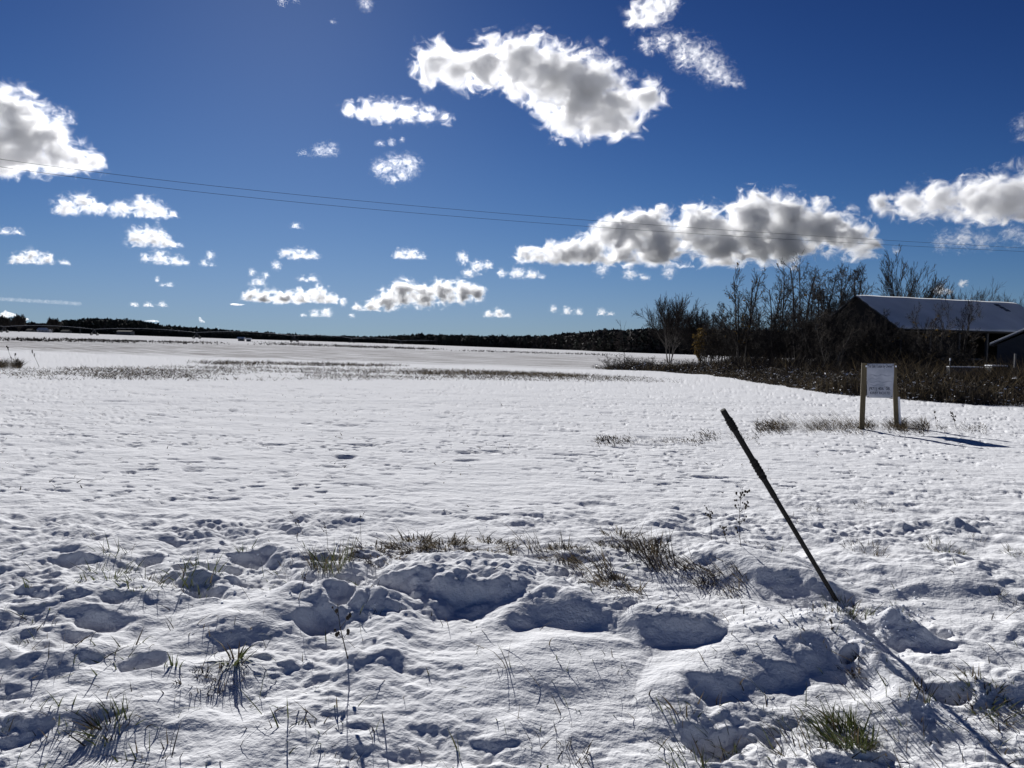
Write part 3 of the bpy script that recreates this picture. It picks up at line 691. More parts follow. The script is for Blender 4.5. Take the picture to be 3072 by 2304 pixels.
def brush():
    rng = np.random.RandomState(77); n = 40000
    px = 2020+700*rng.rand(n); t = rng.uniform(50, 92, n); lim = np.interp(px, [2060, 2200, 2450, 2700], [74, 92, 80, 62]); t0 = np.interp(px, [2020, 2120, 2230, 2350, 2700], [72, 62, 52, 48, 46]); t = t0+(np.maximum(lim, t0+3)-t0)*rng.rand(n)
    d = np.array([tuple(ray(p, 1080)) for p in px]); x = d[:, 0]*t; y = d[:, 1]*t
    hh = (1.1+1.6*np.clip(pn(x/3, y/3, 71)+.3, 0, 1))*rng.uniform(.3, 1.1, n)*(.15+.85*sstep(2040, 2260, px+40*pn(x/2, y/2, 72)))
    a = rng.uniform(0, 6.28, n); ln = rng.uniform(.1, .7, n)
    B = np.stack([x, y, terrain(x, y)-.03], 1); V = np.stack([np.cos(a)*ln*hh, np.sin(a)*ln*hh, hh], 1)
    be = np.stack([np.cos(a), np.sin(a), -.8*np.ones(n)], 1)*(hh*.4*rng.rand(n))[:, None]
    o = blades('brush', B, V, rng.uniform(.015, .05, n), be, [M_DARKW, M_TWIG, M_TAN], rng.choice(3, n, p=[.5, .42, .08]), seed=8)
    tag(o, 'dark waist high brush filling the ground under the trees beside the barn', kind='stuff')
brush()
tree(1850, 62, 1058, 55, 'shrub', 'low dark bramble bush at the left end of the undergrowth', 'bush', seed=31, name='bush', leaves=0, thick=.8)
tree(1925, 66, 1066, 50, 'shrub', 'low bramble bush under the pale rounded tree', 'bush', seed=32, name='bush', leaves=0, thick=.8)

# ------------------------------------------------------------------ barn, shed and yard
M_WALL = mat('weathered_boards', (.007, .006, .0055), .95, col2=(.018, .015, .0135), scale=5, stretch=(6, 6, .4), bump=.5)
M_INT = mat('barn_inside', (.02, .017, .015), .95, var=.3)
M_POST = mat('grey_posts', (.07, .065, .06), .9, col2=(.15, .14, .13), scale=4, stretch=(3, 3, .4))
M_METAL = mat('dark_roofing', (.05, .05, .055), .6, var=.3, scale=2)
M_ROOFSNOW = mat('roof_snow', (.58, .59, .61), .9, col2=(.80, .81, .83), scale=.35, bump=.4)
M_NAVY = mat('dark_blue_siding', (.012, .016, .028), .7, col2=(.02, .026, .042), scale=3, stretch=(.4, .4, 8))
M_PLANK = mat('grey_planks', (.05, .047, .045), .9, col2=(.11, .10, .095), scale=4, stretch=(6, 6, .5))
M_PALE = mat('pale_concrete', (.09, .09, .095), .85, col2=(.17, .17, .18), scale=3)
M_BLACK = mat('black_rubber', (.010, .010, .011), .6, var=.2)
class BB:
    def __init__(s): s.v = []; s.f = []
    def quad8(s, c):
        o = len(s.v); s.v += [tuple(q) for q in c]
        s.f += [tuple(o+i for i in q) for q in ((0,3,2,1),(4,5,6,7),(0,1,5,4),(1,2,6,5),(2,3,7,6),(3,0,4,7))]
    def box(s, x0, y0, z0, x1, y1, z1):
        s.quad8([(x0,y0,z0),(x1,y0,z0),(x1,y1,z0),(x0,y1,z0),(x0,y0,z1),(x1,y0,z1),(x1,y1,z1),(x0,y1,z1)])
    def beam(s, a, b, w, h=None, up=Vector((0, 0, 1))):
        a = Vector(a); b = Vector(b); d = (b-a).normalized(); h = h or w
        u = d.cross(up) if abs(d.dot(up)) < .98 else d.cross(Vector((1, 0, 0))); u.normalize(); v = u.cross(d)
        c = []
        for p in (a, b):
            for (i, j) in ((-1, -1), (1, -1), (1, 1), (-1, 1)): c.append(p+u*(w/2*i)+v*(h/2*j))
        s.quad8(c)
    def prism(s, poly, y0, y1):
        "poly in x,z extruded along y"
        o = len(s.v); n = len(poly)
        s.v += [(x, y0, z) for x, z in poly]+[(x, y1, z) for x, z in poly]
        s.f += [tuple(range(o, o+n)), tuple(range(o+2*n-1, o+n-1, -1))]
        s.f += [(o+i, o+n+i, o+n+(i+1) % n, o+(i+1) % n) for i in range(n)]
    def build(s, name, m, parent=None, bevel=0):
        o = mesh_obj(name, s.v, s.f, m, parent)
        bm = bmesh.new(); bm.from_mesh(o.data); bmesh.ops.recalc_face_normals(bm, faces=bm.faces); bm.to_mesh(o.data); bm.free()
        if bevel:
            b = o.modifiers.new('bevel', 'BEVEL'); b.width = bevel; b.segments = 2
        return o
def barn():
    pk = P(2575, 889, 60.0); gz = tz(pk.x, pk.y) - .05
    root = empty('barn', (pk.x, pk.y, gz), 'long dark barn with snow covered gable roof and open side at the right edge', 'barn', rz=math.radians(21))
    # local x along the ridge (away to the right), local -y towards the road; origin on the ground under the near ridge end
    rh = pk.z-gz; w = 3.95; eh = P(2696, 980, 56.3).z-gz; L = 17.4
    def sl(y): return rh-(rh-eh)*abs(y)/w
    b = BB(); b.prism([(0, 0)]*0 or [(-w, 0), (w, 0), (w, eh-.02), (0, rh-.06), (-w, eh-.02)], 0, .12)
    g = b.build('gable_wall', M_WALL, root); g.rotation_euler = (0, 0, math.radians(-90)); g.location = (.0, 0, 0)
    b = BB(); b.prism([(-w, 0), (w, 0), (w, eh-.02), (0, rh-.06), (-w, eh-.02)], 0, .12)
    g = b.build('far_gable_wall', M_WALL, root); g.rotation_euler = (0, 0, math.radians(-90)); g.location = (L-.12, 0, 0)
    # back wall with gaps between its boards where the snow behind shows
    b = BB(); x = .15
    rnd = random.Random(4)
    while x < L-.3:
        ww = rnd.uniform(.18, .32)
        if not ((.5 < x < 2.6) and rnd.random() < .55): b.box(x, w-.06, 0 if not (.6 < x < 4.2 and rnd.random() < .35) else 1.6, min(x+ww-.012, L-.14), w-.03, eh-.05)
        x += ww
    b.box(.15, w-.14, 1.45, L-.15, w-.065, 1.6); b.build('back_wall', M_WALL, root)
    # open front: posts, header, rails
    for k, x in enumerate((.25, 3.2, 6.2, 9.2, 12.2, 15.0)):
        q = BB(); q.box(x, -w+.06, 0, x+.17, -w+.23, eh-.3); q.build('post', M_POST, root)
    q = BB(); q.box(.13, -w+.03, eh-.30, L-.13, -w+.20, eh-.03); q.build('header_beam', M_WALL, root)
    q = BB(); q.box(.45, -w+.24, 1.55, 9.1, -w+.29, 1.68); q.build('rail', M_POST, root)
    q = BB(); q.box(.45, -w+.24, .80, 14.9, -w+.29, .92); q.build('rail', M_POST, root)
    q = BB()
    x = 4.0
    while x < 6.1: q.box(x, -w+.30, .3, x+.19, -w+.33, eh-.5); x += .22
    q.build('plank_screen', M_WALL, root)
    q = BB(); q.box(14.1, -w+.02, 0, 16.9, -w+.05, eh-.31); q.build('side_panel', M_PLANK, root)
    # roof deck and the snow on it
    ov = .35; ex = .3
    for s in (-1, 1):
        q = BB(); n_ = Vector((0, s*(rh-eh), w)).normalized()
        def pt(x, f, off): return Vector((x, s*f*(w+ov), rh-(rh-eh)/w*f*(w+ov)))+n_*off
        q.quad8([pt(-ex, .0, .0), pt(L+ex, .0, .0), pt(L+ex, 1, .0), pt(-ex, 1, .0), pt(-ex, .0, .06), pt(L+ex, .0, .06), pt(L+ex, 1, .06), pt(-ex, 1, .06)])
        q.build('roof', M_METAL, root)
        # snow blanket as a subdivided slab with a wavering edge
        nu, nv = 90, 24; vs = []; fs = []
        for i in range(nu+1):
            for j in range(nv+1):
                u = i/nu; v = j/nv; x = -ex+.05+(L+2*ex-.1)*u + (.05*math.sin(v*31)+.03*math.sin(v*13) if i in (0, nu) else 0)
                f = v if j < nv else .99-.012*abs(math.sin(u*60))
                hgt = .065 + .07*min(1, min(u, 1-u)*40, (1-v)*14 + .25) + .012*math.sin(x*1.7+v*9)
                vs.append(pt(x, f, hgt))
        n0 = len(vs)
        for i in range(nu):
            for j in range(nv):
                a = i*(nv+1)+j; fs.append((a, a+1, a+nv+2, a+nv+1))
        base = len(vs)
        rim = [i*(nv+1) for i in range(nu+1)]+[nu*(nv+1)+j for j in range(1, nv+1)]+[i*(nv+1)+nv for i in range(nu-1, -1, -1)]+[j for j in range(nv-1, 0, -1)]
        for r_ in rim: vs.append(vs[r_]-n_*(.0) - Vector((0, 0, .0)) )
        for k, r_ in enumerate(rim):
            i, j = divmod(r_, nv+1); f = (j/nv) if j < nv else .985; vs[base+k] = pt(vs[r_].x, f, .062)
        m_ = len(rim)
        for k in range(m_): fs.append((rim[k], rim[(k+1) % m_], base+(k+1) % m_, base+k))
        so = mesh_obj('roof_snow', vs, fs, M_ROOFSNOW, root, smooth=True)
        bm = bmesh.new(); bm.from_mesh(so.data); bmesh.ops.recalc_face_normals(bm, faces=bm.faces); bm.to_mesh(so.data); bm.free()
    # three bare dark gaps in the snow near the far end of the ridge
    n_ = Vector((0, -(rh-eh), w)).normalized()
    for k in range(3):
        q = BB(); x0 = 14.15+.0*k; f0 = .10+.085*k
        def pt(x, f, off): return Vector((x, -f*(w+ov), rh-(rh-eh)/w*f*(w+ov)))+n_*off
        xa = 14.2+.08*k; q.quad8([pt(xa, f0, .13), pt(xa+.55, f0, .13), pt(xa+.55, f0+.07, .13), pt(xa, f0+.07, .13), pt(xa, f0, .165), pt(xa+.55, f0, .165), pt(xa+.55, f0+.07, .165), pt(xa, f0+.07, .165)])
        q.build('bare_roof_patch', M_METAL, root)
    rnd = random.Random(9)
    for k in range(12):
        q = BB(); x = rnd.uniform(1, 14); y = rnd.uniform(-1, 2.5); q.beam((x, y, rnd.uniform(0, .3)), (x+rnd.uniform(-1, 1), y+rnd.uniform(-.6, .6), rnd.uniform(.3, 1.7)), .06, .12)
        q.build('loose_board', M_POST, root)
    return root
barn()
def shed():
    a = P(2985, 1029, 45.0); z0 = tz(a.x, a.y)
    root = empty('shed', (a.x, a.y, z0-.05), 'small dark blue shed with snow edged roof cut by the right edge', 'shed', rz=math.radians(-35))
    eh = a.z-z0; w = 2.6; rise = 1.35
    q = BB(); q.prism([(.12, 0), (2*w-.12, 0), (2*w-.12, eh-.05), (w, eh+rise-.1), (.12, eh-.05)], 0, 3.5); q.build('wall', M_NAVY, root)
    for s in (0, 1):
        q = BB()
        x0, x1 = (-.25, w) if s == 0 else (2*w+.25, w)
        za = eh-.25*rise/w; zb = eh+rise
        q.quad8([(x0, -.25, za), (x1, -.25, zb), (x1, 3.75, zb), (x0, 3.75, za), (x0, -.25, za+.08), (x1, -.25, zb+.08), (x1, 3.75, zb+.08), (x0, 3.75, za+.08)])
        q.build('roof', M_METAL, root)
        q = BB(); q.quad8([(x0, -.23, za+.083), (x1, -.23, zb+.083), (x1, 3.7, zb+.083), (x0, 3.7, za+.083), (x0, -.23, za+.18), (x1, -.23, zb+.18), (x1, 3.7, zb+.18), (x0, 3.7, za+.18)])
        q.build('roof_snow', M_ROOFSNOW, root, bevel=.02)
shed()
def fence():
    a = P(3040, 1095, 38.0); z0 = tz(a.x, a.y)
    root = empty('fence', (a.x, a.y, z0), 'short grey board fence with one tall post in front of the blue shed', 'fence')
    q = BB(); q.box(.06, 0, 0, .14, .08, 2.05); q.build('post', M_PALE, root)
    for k in range(9):
        q = BB(); h = 1.35+.06*math.sin(k*2.3); q.box(-.05+k*.2, -.04, 0, .12+k*.2, -.015, h); q.build('board', M_PLANK, root)
    for z in (.4, 1.1):
        q = BB(); q.box(-.1, -.012, z, 1.8, -.002, z+.09); q.build('rail', M_PLANK, root)
fence()
def yard():
    a = P(2988, 1110, 42.0); z0 = tz(a.x, a.y)
    root = empty('stock_tank', (a.x, a.y, z0), 'low dark tub like box with snow on its lid near the blue shed', 'tank')
    zt = P(2988, 1100, 42).z - z0
    co, f = [], []
    q = BB(); q.quad8([(-.36,-.3,0),(.36,-.3,0),(.36,.3,0),(-.36,.3,0),(-.42,-.34,zt),(.42,-.34,zt),(.42,.34,zt),(-.42,.34,zt)]); q.build('tub', M_BLACK, root, bevel=.05)
    q = BB(); q.box(-.44, -.36, zt+.002, .44, .36, zt+.09); q.build('snow_lid', M_SNOWC, root, bevel=.04)
    a = P(2895, 1118, 43.0); z0 = tz(a.x, a.y); zt = P(2895, 1103, 43).z - z0
    root = empty('low_wall', (a.x, a.y, z0), 'low pale slab with a cap of snow left of the dark tub', 'low wall', rz=math.radians(4))
    q = BB(); q.box(-1.0, -.15, 0, .95, .15, zt); q.build('slab', M_PALE, root, bevel=.02)
    q = BB(); q.box(-1.02, -.17, zt+.002, .97, .17, zt+.07); q.build('snow_cap', M_SNOWC, root, bevel=.03)
    a = P(2850, 1090, 40.0); z0 = tz(a.x, a.y)
    root = empty('stake', (a.x, a.y, z0), 'thin white marker stake standing in the brush before the barn', 'stake')
    zt = P(2850, 1075, 40).z - z0
    q = BB(); q.box(-.02, -.02, 0, .02, .02, zt); q.build('shaft', M_PALE, root); q = BB(); q.box(-.028, -.028, zt-.12, .028, .028, zt+.01); q.build('cap', M_SNOWC, root)
yard()

# ------------------------------------------------------------------ far farm buildings, irrigation machine, wires
M_FARWALL = mat('far_wall', (.05, .055, .07), .8, var=.2)
M_FARPALE = mat('far_pale_wall', (.35, .35, .36), .8, var=.1)
M_GALV = mat('galvanised_pipe', (.42, .43, .45), .6, var=.1)
M_GALVD = mat('dull_steel', (.06, .06, .065), .6, var=.2)
def farm(px0, px1, ytop, t, label, wallm, name='farm_building', cat='building', roofz=.45, depth=8, windows=0, roofm=None):
    a = P(px0, ytop, t); b = P(px1, ytop, t); g = tz(a.x, a.y)-.3; h = a.z-g; w = (b-a).length
    root = empty(name, (a.x, a.y, g), label, cat)
    eh = h*(1-roofz)
    q = BB(); q.box(0, 0, 0, w, depth, eh); q.build('wall', wallm, root)
    q = BB(); q.prism([(-.4, eh-.1), (depth+.4, eh-.1), (depth/2, h)], -.5, w+.5); r = q.build('roof', roofm or M_ROOFSNOW, root); r.rotation_euler = (0, 0, math.radians(90)); r.location = (w, 0, .02)
    for k in range(windows):
        q = BB(); x = w*(k+.7)/(windows+.6); q.box(x, -.06, eh*.35, x+.9, -.01, eh*.8); q.build('window', M_GALVD, root)
farm(110, 146, 983, 820, 'far farm building with bright snowy roof before the left woods', M_FARPALE, windows=3)
farm(78, 92, 986, 840, 'tiny far shed left of the farm building with the bright roof', M_FARWALL, roofm=M_WALL)
farm(182, 203, 989, 830, 'tiny far shed right of the farm building with the bright roof', M_FARWALL, roofm=M_WALL)
farm(350, 392, 991, 780, 'long low bluish building before the evergreen hump of the woods', M_FARWALL, roofz=.2, windows=4, roofm=M_WALL)
farm(714, 729, 1011, 330, 'left of two small sheds on the far field', M_FARWALL, name='small_shed', cat='shed', depth=2, roofz=.3)
farm(739, 748, 1014, 320, 'right of two small sheds on the far field', M_FARWALL, name='small_shed', cat='shed', depth=2, roofz=.3)
a = P(240, 978, 640); g = tz(a.x, a.y); root = empty('utility_pole', (a.x, a.y, g), 'far wooden utility pole in front of the left woods', 'pole')
q = BB(); q.box(-.12, -.12, 0, .12, .12, a.z-g); q.build('pole', M_GALVD, root)
q = BB(); q.box(-1.2, -.18, a.z-g-.8, 1.2, -.125, a.z-g-.6); q.build('crossarm', M_GALVD, root)
def pivot():
    tw = [(-262, 980, 998, 470), (13, 981, 1003, 465), (283, 984, 1012, 460), (590, 998, 1022, 455), (883, 1006, 1030, 450)]
    tw2 = [(1055, 1015, 1031, 620), (1202, 1020, 1034, 760), (1349, 1027, 1040, 900)]
    a = P(283, 1000, 460)
    root = empty('irrigation_pivot', (a.x, a.y, tz(a.x, a.y)), 'long pipe irrigation machine on wheeled towers crossing the far field', 'irrigator')
    O = root.location; pts = []
    for (px, yt, yb, t) in tw+tw2:
        b = P(px, yb, t); g = tz(b.x, b.y); pts.append(Vector((b.x, b.y, g)))
    def T(p): return p-O
    for p in pts:
        q = BB(); d = Vector((0, 1, 0))
        for s in (-1, 1):
            q.beam(T(p+Vector((0, s*2.0, .9))), T(p+Vector((0, 0, 3.7))), .14)
            q.beam(T(p+Vector((s*.9, -2.0, .9))), T(p+Vector((0, 0, 3.7))), .1)
        q.beam(T(p+Vector((-1.9, 0, .75))), T(p+Vector((1.9, 0, .75))), .2)
        for s in (-1, 1): q.beam(T(p+Vector((s*1.8, 0, .8))), T(p+Vector((0, 0, 3.7))), .12)
        tower = q.build('tower', M_GALVD, root)
        for s in (-1, 1):
            c = T(p+Vector((s*1.8, 0, .62)))
            vs, fs = [], []
            for k in range(16):
                an = k*math.pi/8
                for rr in (.72, .25):
                    for dy in (-.22, .22): vs.append((c.x+rr*math.cos(an), c.y+dy, c.z+rr*math.sin(an)))
            for k in range(16):
                a0, b0 = k*4, ((k+1) % 16)*4
                fs += [(a0, a0+1, b0+1, b0), (a0+2, b0+2, b0+3, a0+3), (a0, b0, b0+2, a0+2), (a0+1, a0+3, b0+3, b0+1)]
            wv = mesh_obj('wheel', vs, fs, M_BLACK, tower)
    for i in range(len(pts)-1):
        A, B_ = pts[i]+Vector((0, 0, 3.7)), pts[i+1]+Vector((0, 0, 3.7)); n_ = 12; ps = []
        for k in range(n_+1):
            u = k/n_; ps.append(T(A.lerp(B_, u)+Vector((0, 0, 1.3*4*u*(1-u)))))
        tube_obj('pipe_span', ps, .09, M_GALV, root, 6)
        q = BB()
        for k in range(1, n_):
            u = k/n_; b = T(A.lerp(B_, u)+Vector((0, 0, .0)))
            q.beam(ps[k], b, .03)
            if k < n_-1: q.beam(b, T(A.lerp(B_, (k+1)/n_)), .035)
        q.build('truss', M_GALVD, root)
pivot()
M_WIRE = mat('wire', (.02, .02, .022), .5, var=.1, metal=.2)
def wire(ys, label):
    px = np.array([0, 768, 1536, 2304, 3072.]); t = 30+21*px/3072
    W_ = np.array([tuple(P(a, b, c)) for a, b, c in zip(px, ys, t)]); co = [np.polyfit(px, W_[:, k], 2) for k in range(3)]
    q = np.linspace(-2200, 5200, 60); pts = np.stack([np.polyval(c, q) for c in co], 1)
    o = tube_obj('power_line', pts, .0085, M_WIRE, None, 5, caps=True)
    tag(o, label, 'power line', 'two power lines across the sky')
wire([479, 569, 642, 701, 743], 'upper of the two thin wires crossing the sky')
wire([503, 591, 661, 719, 753], 'lower of the two thin wires crossing the sky')

# ------------------------------------------------------------------ for sale sign
M_POSTG = mat('treated_timber', (.075, .058, .032), .85, col2=(.15, .12, .068), scale=8, stretch=(8, 8, .5), bump=.3)
M_PANEL = mat('white_sheet', (.40, .43, .50), .6, col2=(.60, .62, .69), scale=5, trans=.15)
M_INK = mat('dark_ink', (.07, .08, .11), .7, var=.3, scale=30)
M_FADED = mat('faded_ink', (.30, .33, .41), .7, col2=(.44, .47, .55), scale=9)
def text_mesh(txt, size, width):
    cu = bpy.data.curves.new('writing', 'FONT'); cu.body = txt; cu.size = size; cu.extrude = .0008; cu.offset = size*.015; cu.align_x = 'CENTER'
    o = bpy.data.objects.new('writing', cu); COL.objects.link(o)
    dg = bpy.context.evaluated_depsgraph_get(); dg.update(); me = bpy.data.meshes.new_from_object(o.evaluated_get(dg))
    bpy.data.objects.remove(o)
    xs = [v.co.x for v in me.vertices]; s = width/(max(xs)-min(xs)); c = (max(xs)+min(xs))/2
    for v in me.vertices: v.co = Vector(((v.co.x-c)*s, v.co.y, v.co.z))
    return me
def sign():
    bl = G(2585, 1290); br = G(2690, 1278)
    bl.z = tz(bl.x, bl.y); br.z = tz(br.x, br.y)
    root = empty('for_sale_sign', bl, 'white for sale sign sheet held between two square wooden posts in the snow', 'sign')
    tl = bl.y/ray(2585, 1200).y
    ptop = P(2593, 1089, tl) - bl; d = br-bl
    tr = br.y/ray(2690, 1200).y; ptopr = P(2682, 1090, tr) - bl
    pw = .105; yaw = math.radians(-14)
    q = BB(); q.beam(Vector((0, 0, -.3)), ptop, pw, pw, up=Vector((math.sin(.35), math.cos(.35), 0))); q.build('post', M_POSTG, root, bevel=.006)
    dr = Vector((d.x+.02, d.y, d.z-.3))
    q = BB(); q.beam(dr, ptopr, pw*.95, pw*.95, up=Vector((math.sin(.35), math.cos(.35), 0))); rp = q.build('post', M_POSTG, root, bevel=.006)
    # snow plastered on the lower right of the right hand post
    q = BB(); u = (ptopr-dr).normalized(); e = Vector((.072, -.008, 0)); q.beam(dr+u*.3+e, dr+(ptopr-dr)*.56+e*.97, .035, .07); q.build('snow_plaster', M_SNOWC, rp, bevel=.012)
    # bolt heads at the top corners
    for c in (ptop, ptopr):
        cc = c - u*.07 + Vector((.012, -.058, 0)); q = BB(); q.box(cc.x-.016, cc.y-.008, cc.z-.02, cc.x+.016, cc.y, cc.z+.02); q.build('bolt_plate', M_SNOWC, root, bevel=.004)
    # sheet
    tm = (tl+tr)/2-.12; A = P(2600, 1091, tm)-bl; B_ = P(2682, 1091, tm)-bl; C = P(2601, 1193, tm)-bl; D = P(2679, 1194, tm)-bl
    ex = (B_-A); ez = (A-C); W_ = ex.length; Hh = ez.length; ex.normalize(); n_ = ex.cross(Vector((0, 0, 1))).normalized()
    nx, nz_ = 16, 20; vs, fs = [], []
    def sp(u, v, off=0.0):
        p = (A*(1-u)+B_*u)*v+(C*(1-u)+D*u)*(1-v)
        return p + n_*(off + .010*math.sin(u*5+v*3)+.006*math.sin(v*9+u*2))
    for side in (0, 1):
        for j in range(nz_+1):
            for i in range(nx+1): vs.append(sp(i/nx, j/nz_, .003 if side else -.003))
    m_ = (nx+1)*(nz_+1)
    for s in (0, 1):
        for j in range(nz_):
            for i in range(nx):
                a = s*m_+j*(nx+1)+i; f = (a, a+1, a+nx+2, a+nx+1); fs.append(f if s else f[::-1])
    for i in range(nx): fs += [(i, i+1, m_+i+1, m_+i), (nz_*(nx+1)+i, m_+nz_*(nx+1)+i, m_+nz_*(nx+1)+i+1, nz_*(nx+1)+i+1)]
    for j in range(nz_):
        a = j*(nx+1); b = a+nx; fs += [(a, m_+a, m_+a+nx+1, a+nx+1), (b, b+nx+1, m_+b+nx+1, m_+b)]
    sh = mesh_obj('sheet', vs, fs, M_PANEL, root, smooth=True)
    for (txt, size, uw, u0, v0, m, nm) in (('For Sale / Lease by Owner', .10, .88, .5, .885, M_INK, 'writing'), ('(971) 406  08..', .10, .86, .5, .225, M_INK, 'writing'), ('KIRBY RICH 7D', .085, .78, .5, .105, M_INK, 'writing')):
        me = text_mesh(txt, size, W_*uw)
        for v in me.vertices:
            u = u0+v.co.x/W_; w_ = v0+v.co.y/Hh; v.co = sp(u, w_, .0045+v.co.z)
        me.materials.clear(); me.materials.append(m); o = bpy.data.objects.new(nm, me); COL.objects.link(o); o.parent = sh
    # faded print: soft bands across the middle of the sheet and two short rules
    rnd = random.Random(3)
    def band(pl, m, nm):
        n0 = len(pl); v_ = []; 
        for (u, v, hw) in pl: v_.append(sp(u, v-hw, .0042))
        for (u, v, hw) in pl: v_.append(sp(u, v+hw, .0042))
        o = mesh_obj(nm, v_, [(i, i+1, n0+i+1, n0+i) for i in range(n0-1)], m, sh, smooth=True)
    for (v0, a0, a1, hw) in ((.66, .12, .9, .022), (.56, .08, .6, .016), (.47, .1, .94, .024), (.37, .1, .7, .018)):
        band([(a0+(a1-a0)*k/14, v0+.02*math.sin(k*.9+v0*20), hw*(.35+.65*math.sin(math.pi*k/14))*rnd.uniform(.6, 1.2)) for k in range(15)], M_FADED, 'faded_print')
    band([(.66, .33, .003), (.82, .33, .003)], M_INK, 'rule'); band([(.66, .31, .003), (.82, .31, .003)], M_INK, 'rule')
    for (u, v) in ((.96, .95), (.03, .03), (.95, .04), (.04, .96)):
        c = sp(u, v, .008); q = BB(); q.box(c.x-.009, c.y-.006, c.z-.009, c.x+.009, c.y+.004, c.z+.009); q.build('nail', M_BLACK, sh, bevel=.003)
sign()

# ------------------------------------------------------------------ leaning stake in the foreground
M_STAKE = mat('black_steel', (.003, .003, .0035), .9, col2=(.007, .0065, .0065), scale=20, bump=.3)
def stake():
    b, t = H(2510, 1803); top = P(2168, 1229, t-.28); root = empty('leaning_stake', b, 'black metal stake leaning left out of a snow hump, tall in the foreground', 'stake')
    tp = top-b; u = tp.normalized(); s = Vector((1, 0, 0)).cross(u).normalized(); e = u.cross(s)
    L = tp.length
    # round pipe with a slightly fatter upper half
    pts = [u*(-.35), u*(L*.55), u*(L*.56), u*(L*.985), tp]; tube_obj('pole', pts, [.0145, .0155, .0180, .0190, .0175], M_STAKE, root, 14)
    # two knots of old twine and vine wound round the pole
    rnd = random.Random(5)
    for (f0, f1, n_) in ((.90, .955, 5), (.655, .745, 6)):
        ps = []
        for k in range(n_*9):
            f = f0+(f1-f0)*k/(n_*9-1); a = k*2*math.pi/9; r = .0235+.002*rnd.random()
            ps.append(u*(L*f)+s*math.cos(a)*r+e*math.sin(a)*r)
        sl = []; sr = []
        for k in range(13):
            f = f0-.008+(f1-f0+.016)*k/12; sl.append(u*(L*f)+s*.004*math.sin(k*1.9)); sr.append(.0185+.0055*math.sin(math.pi*k/12)**.5*rnd.uniform(.5, 1.2))
        tube_obj('wrapping', sl, sr, M_STAKE, root, 10)
        tw = tube_obj('twine', ps, .0028, M_STAKE, root, 5)
        B, V, Wd, Bd = [], [], [], []
        for k in range(12):
            f = rnd.uniform(f0, f1); a = rnd.uniform(0, 6.28); o_ = (s*math.cos(a)+e*math.sin(a))
            B.append(tuple(u*(L*f)+o_*.015)); V.append(tuple(o_*rnd.uniform(.008, .025)-u*rnd.uniform(.0, .06))); Wd.append(rnd.uniform(.003, .008)); Bd.append((0, 0, -rnd.uniform(0, .04)))
        blades('vine_scrap', B, V, Wd, Bd, [M_DARKW], parent=tw, seed=2)
    return b
STK = stake()

# ------------------------------------------------------------------ grass tufts, stalks and twigs in the foreground
TUFTG = 'grass tufts poking through the roadside snow'
def tuft(px, py, n, hpx, spread, mats_, probs, label, name='grass_tuft', lean=(0, 0), wpx=30, wid=(.003, .007), seed=0, cat='grass tuft', droop=.5, group=TUFTG, twig=0):
    b, t = H(px, py); rng = np.random.RandomState(seed+int(px)); R = wpx*t/FPX; hh = hpx*t/FPX
    an = rng.uniform(0, 6.28, n); rr = np.sqrt(rng.rand(n))*R
    B = np.stack([b.x+np.cos(an)*rr, b.y+np.sin(an)*rr*1.3, np.zeros(n)], 1); B[:, 2] = terrain(B[:, 0], B[:, 1])-(.035 if n <= 80 else .012)
    h = (.03 if n <= 80 else 0) + hh*rng.uniform(.35, 1.0, n); a2 = an+rng.normal(0, .8, n); sp_ = spread*rng.rand(n)
    lv_ = rng.uniform(.35, 1.3, n)
    if name == 'grass_mat': h = h*np.clip(.55+2.2*pn(B[:, 0]/.11, B[:, 1]/.11, 66), .15, 1.7); sp_ = sp_*1.5; lean = (lean[0]-.35, lean[1])
    V = np.stack([(np.cos(a2)*sp_+lean[0]*lv_)*h, (np.sin(a2)*sp_+lean[1]*lv_)*h, h], 1)
    be = np.stack([np.cos(a2)*.6+lean[0]*.5, np.sin(a2)*.6+lean[1]*.5, -.8*np.ones(n)], 1)*(h*droop*rng.rand(n))[:, None]
    if cat != 'grass tuft' or name == 'grass_mat':
        k = n*2; i = rng.randint(0, n, k); tt = rng.uniform(.02, .8, k)[:, None]; Bs = B[i]+V[i]*tt+be[i]*tt*tt
        d = rng.normal(0, 1, (k, 3)); d[:, 2] = np.abs(d[:, 2])*.7; d /= np.linalg.norm(d, axis=1)[:, None]
        L_ = (max(hh, .09)*rng.uniform(.06, .24, k))[:, None]
        B = np.concatenate([B, Bs]); V = np.concatenate([V, d*L_]); be = np.concatenate([be, np.stack([0*L_[:, 0], 0*L_[:, 0], -L_[:, 0]*rng.uniform(.2, 1.2, k)], 1)]); n = n+k
    B -= np.array([b.x, b.y, b.z])
    o = blades(name, B, V, rng.uniform(wid[0], wid[1], n)*1.35, be, mats_, rng.choice(len(mats_), n, p=probs), seed=seed+3, root=(n <= 80 or name == 'grass_mat'))
    o.location = b
    return tag(o, label, cat, group)
gt = ([M_GREEN, M_TAN, M_DARKW], [.5, .3, .2]); gg = ([M_GREEN, M_TAN], [.85, .15]); bt = ([M_TAN, M_DARKW], [.35, .65])
T_ = tuft
T_(995, 1705, 150, 105, .7, *gt, 'big tan and green tuft with tall upright blades left of the big snow bank', wpx=60, wid=(.002, .005))
T_(900, 1700, 50, 35, 1.2, *bt, 'flattened brown wisps beside the big tan and green tuft', wpx=55, seed=1, wid=(.002, .004))
T_(595, 1728, 40, 85, .7, *gg, 'green blades standing in front of the square snow hollow', wpx=55, wid=(.004, .008))
T_(535, 1735, 16, 60, 1.0, *gg, 'sparse green blades left of the square snow hollow', wpx=45, wid=(.004, .008), seed=2)
T_(345, 1660, 24, 70, .8, *gt, 'upright green and tan tuft on the left beyond the lumpy snow', wpx=40, wid=(.003, .006))
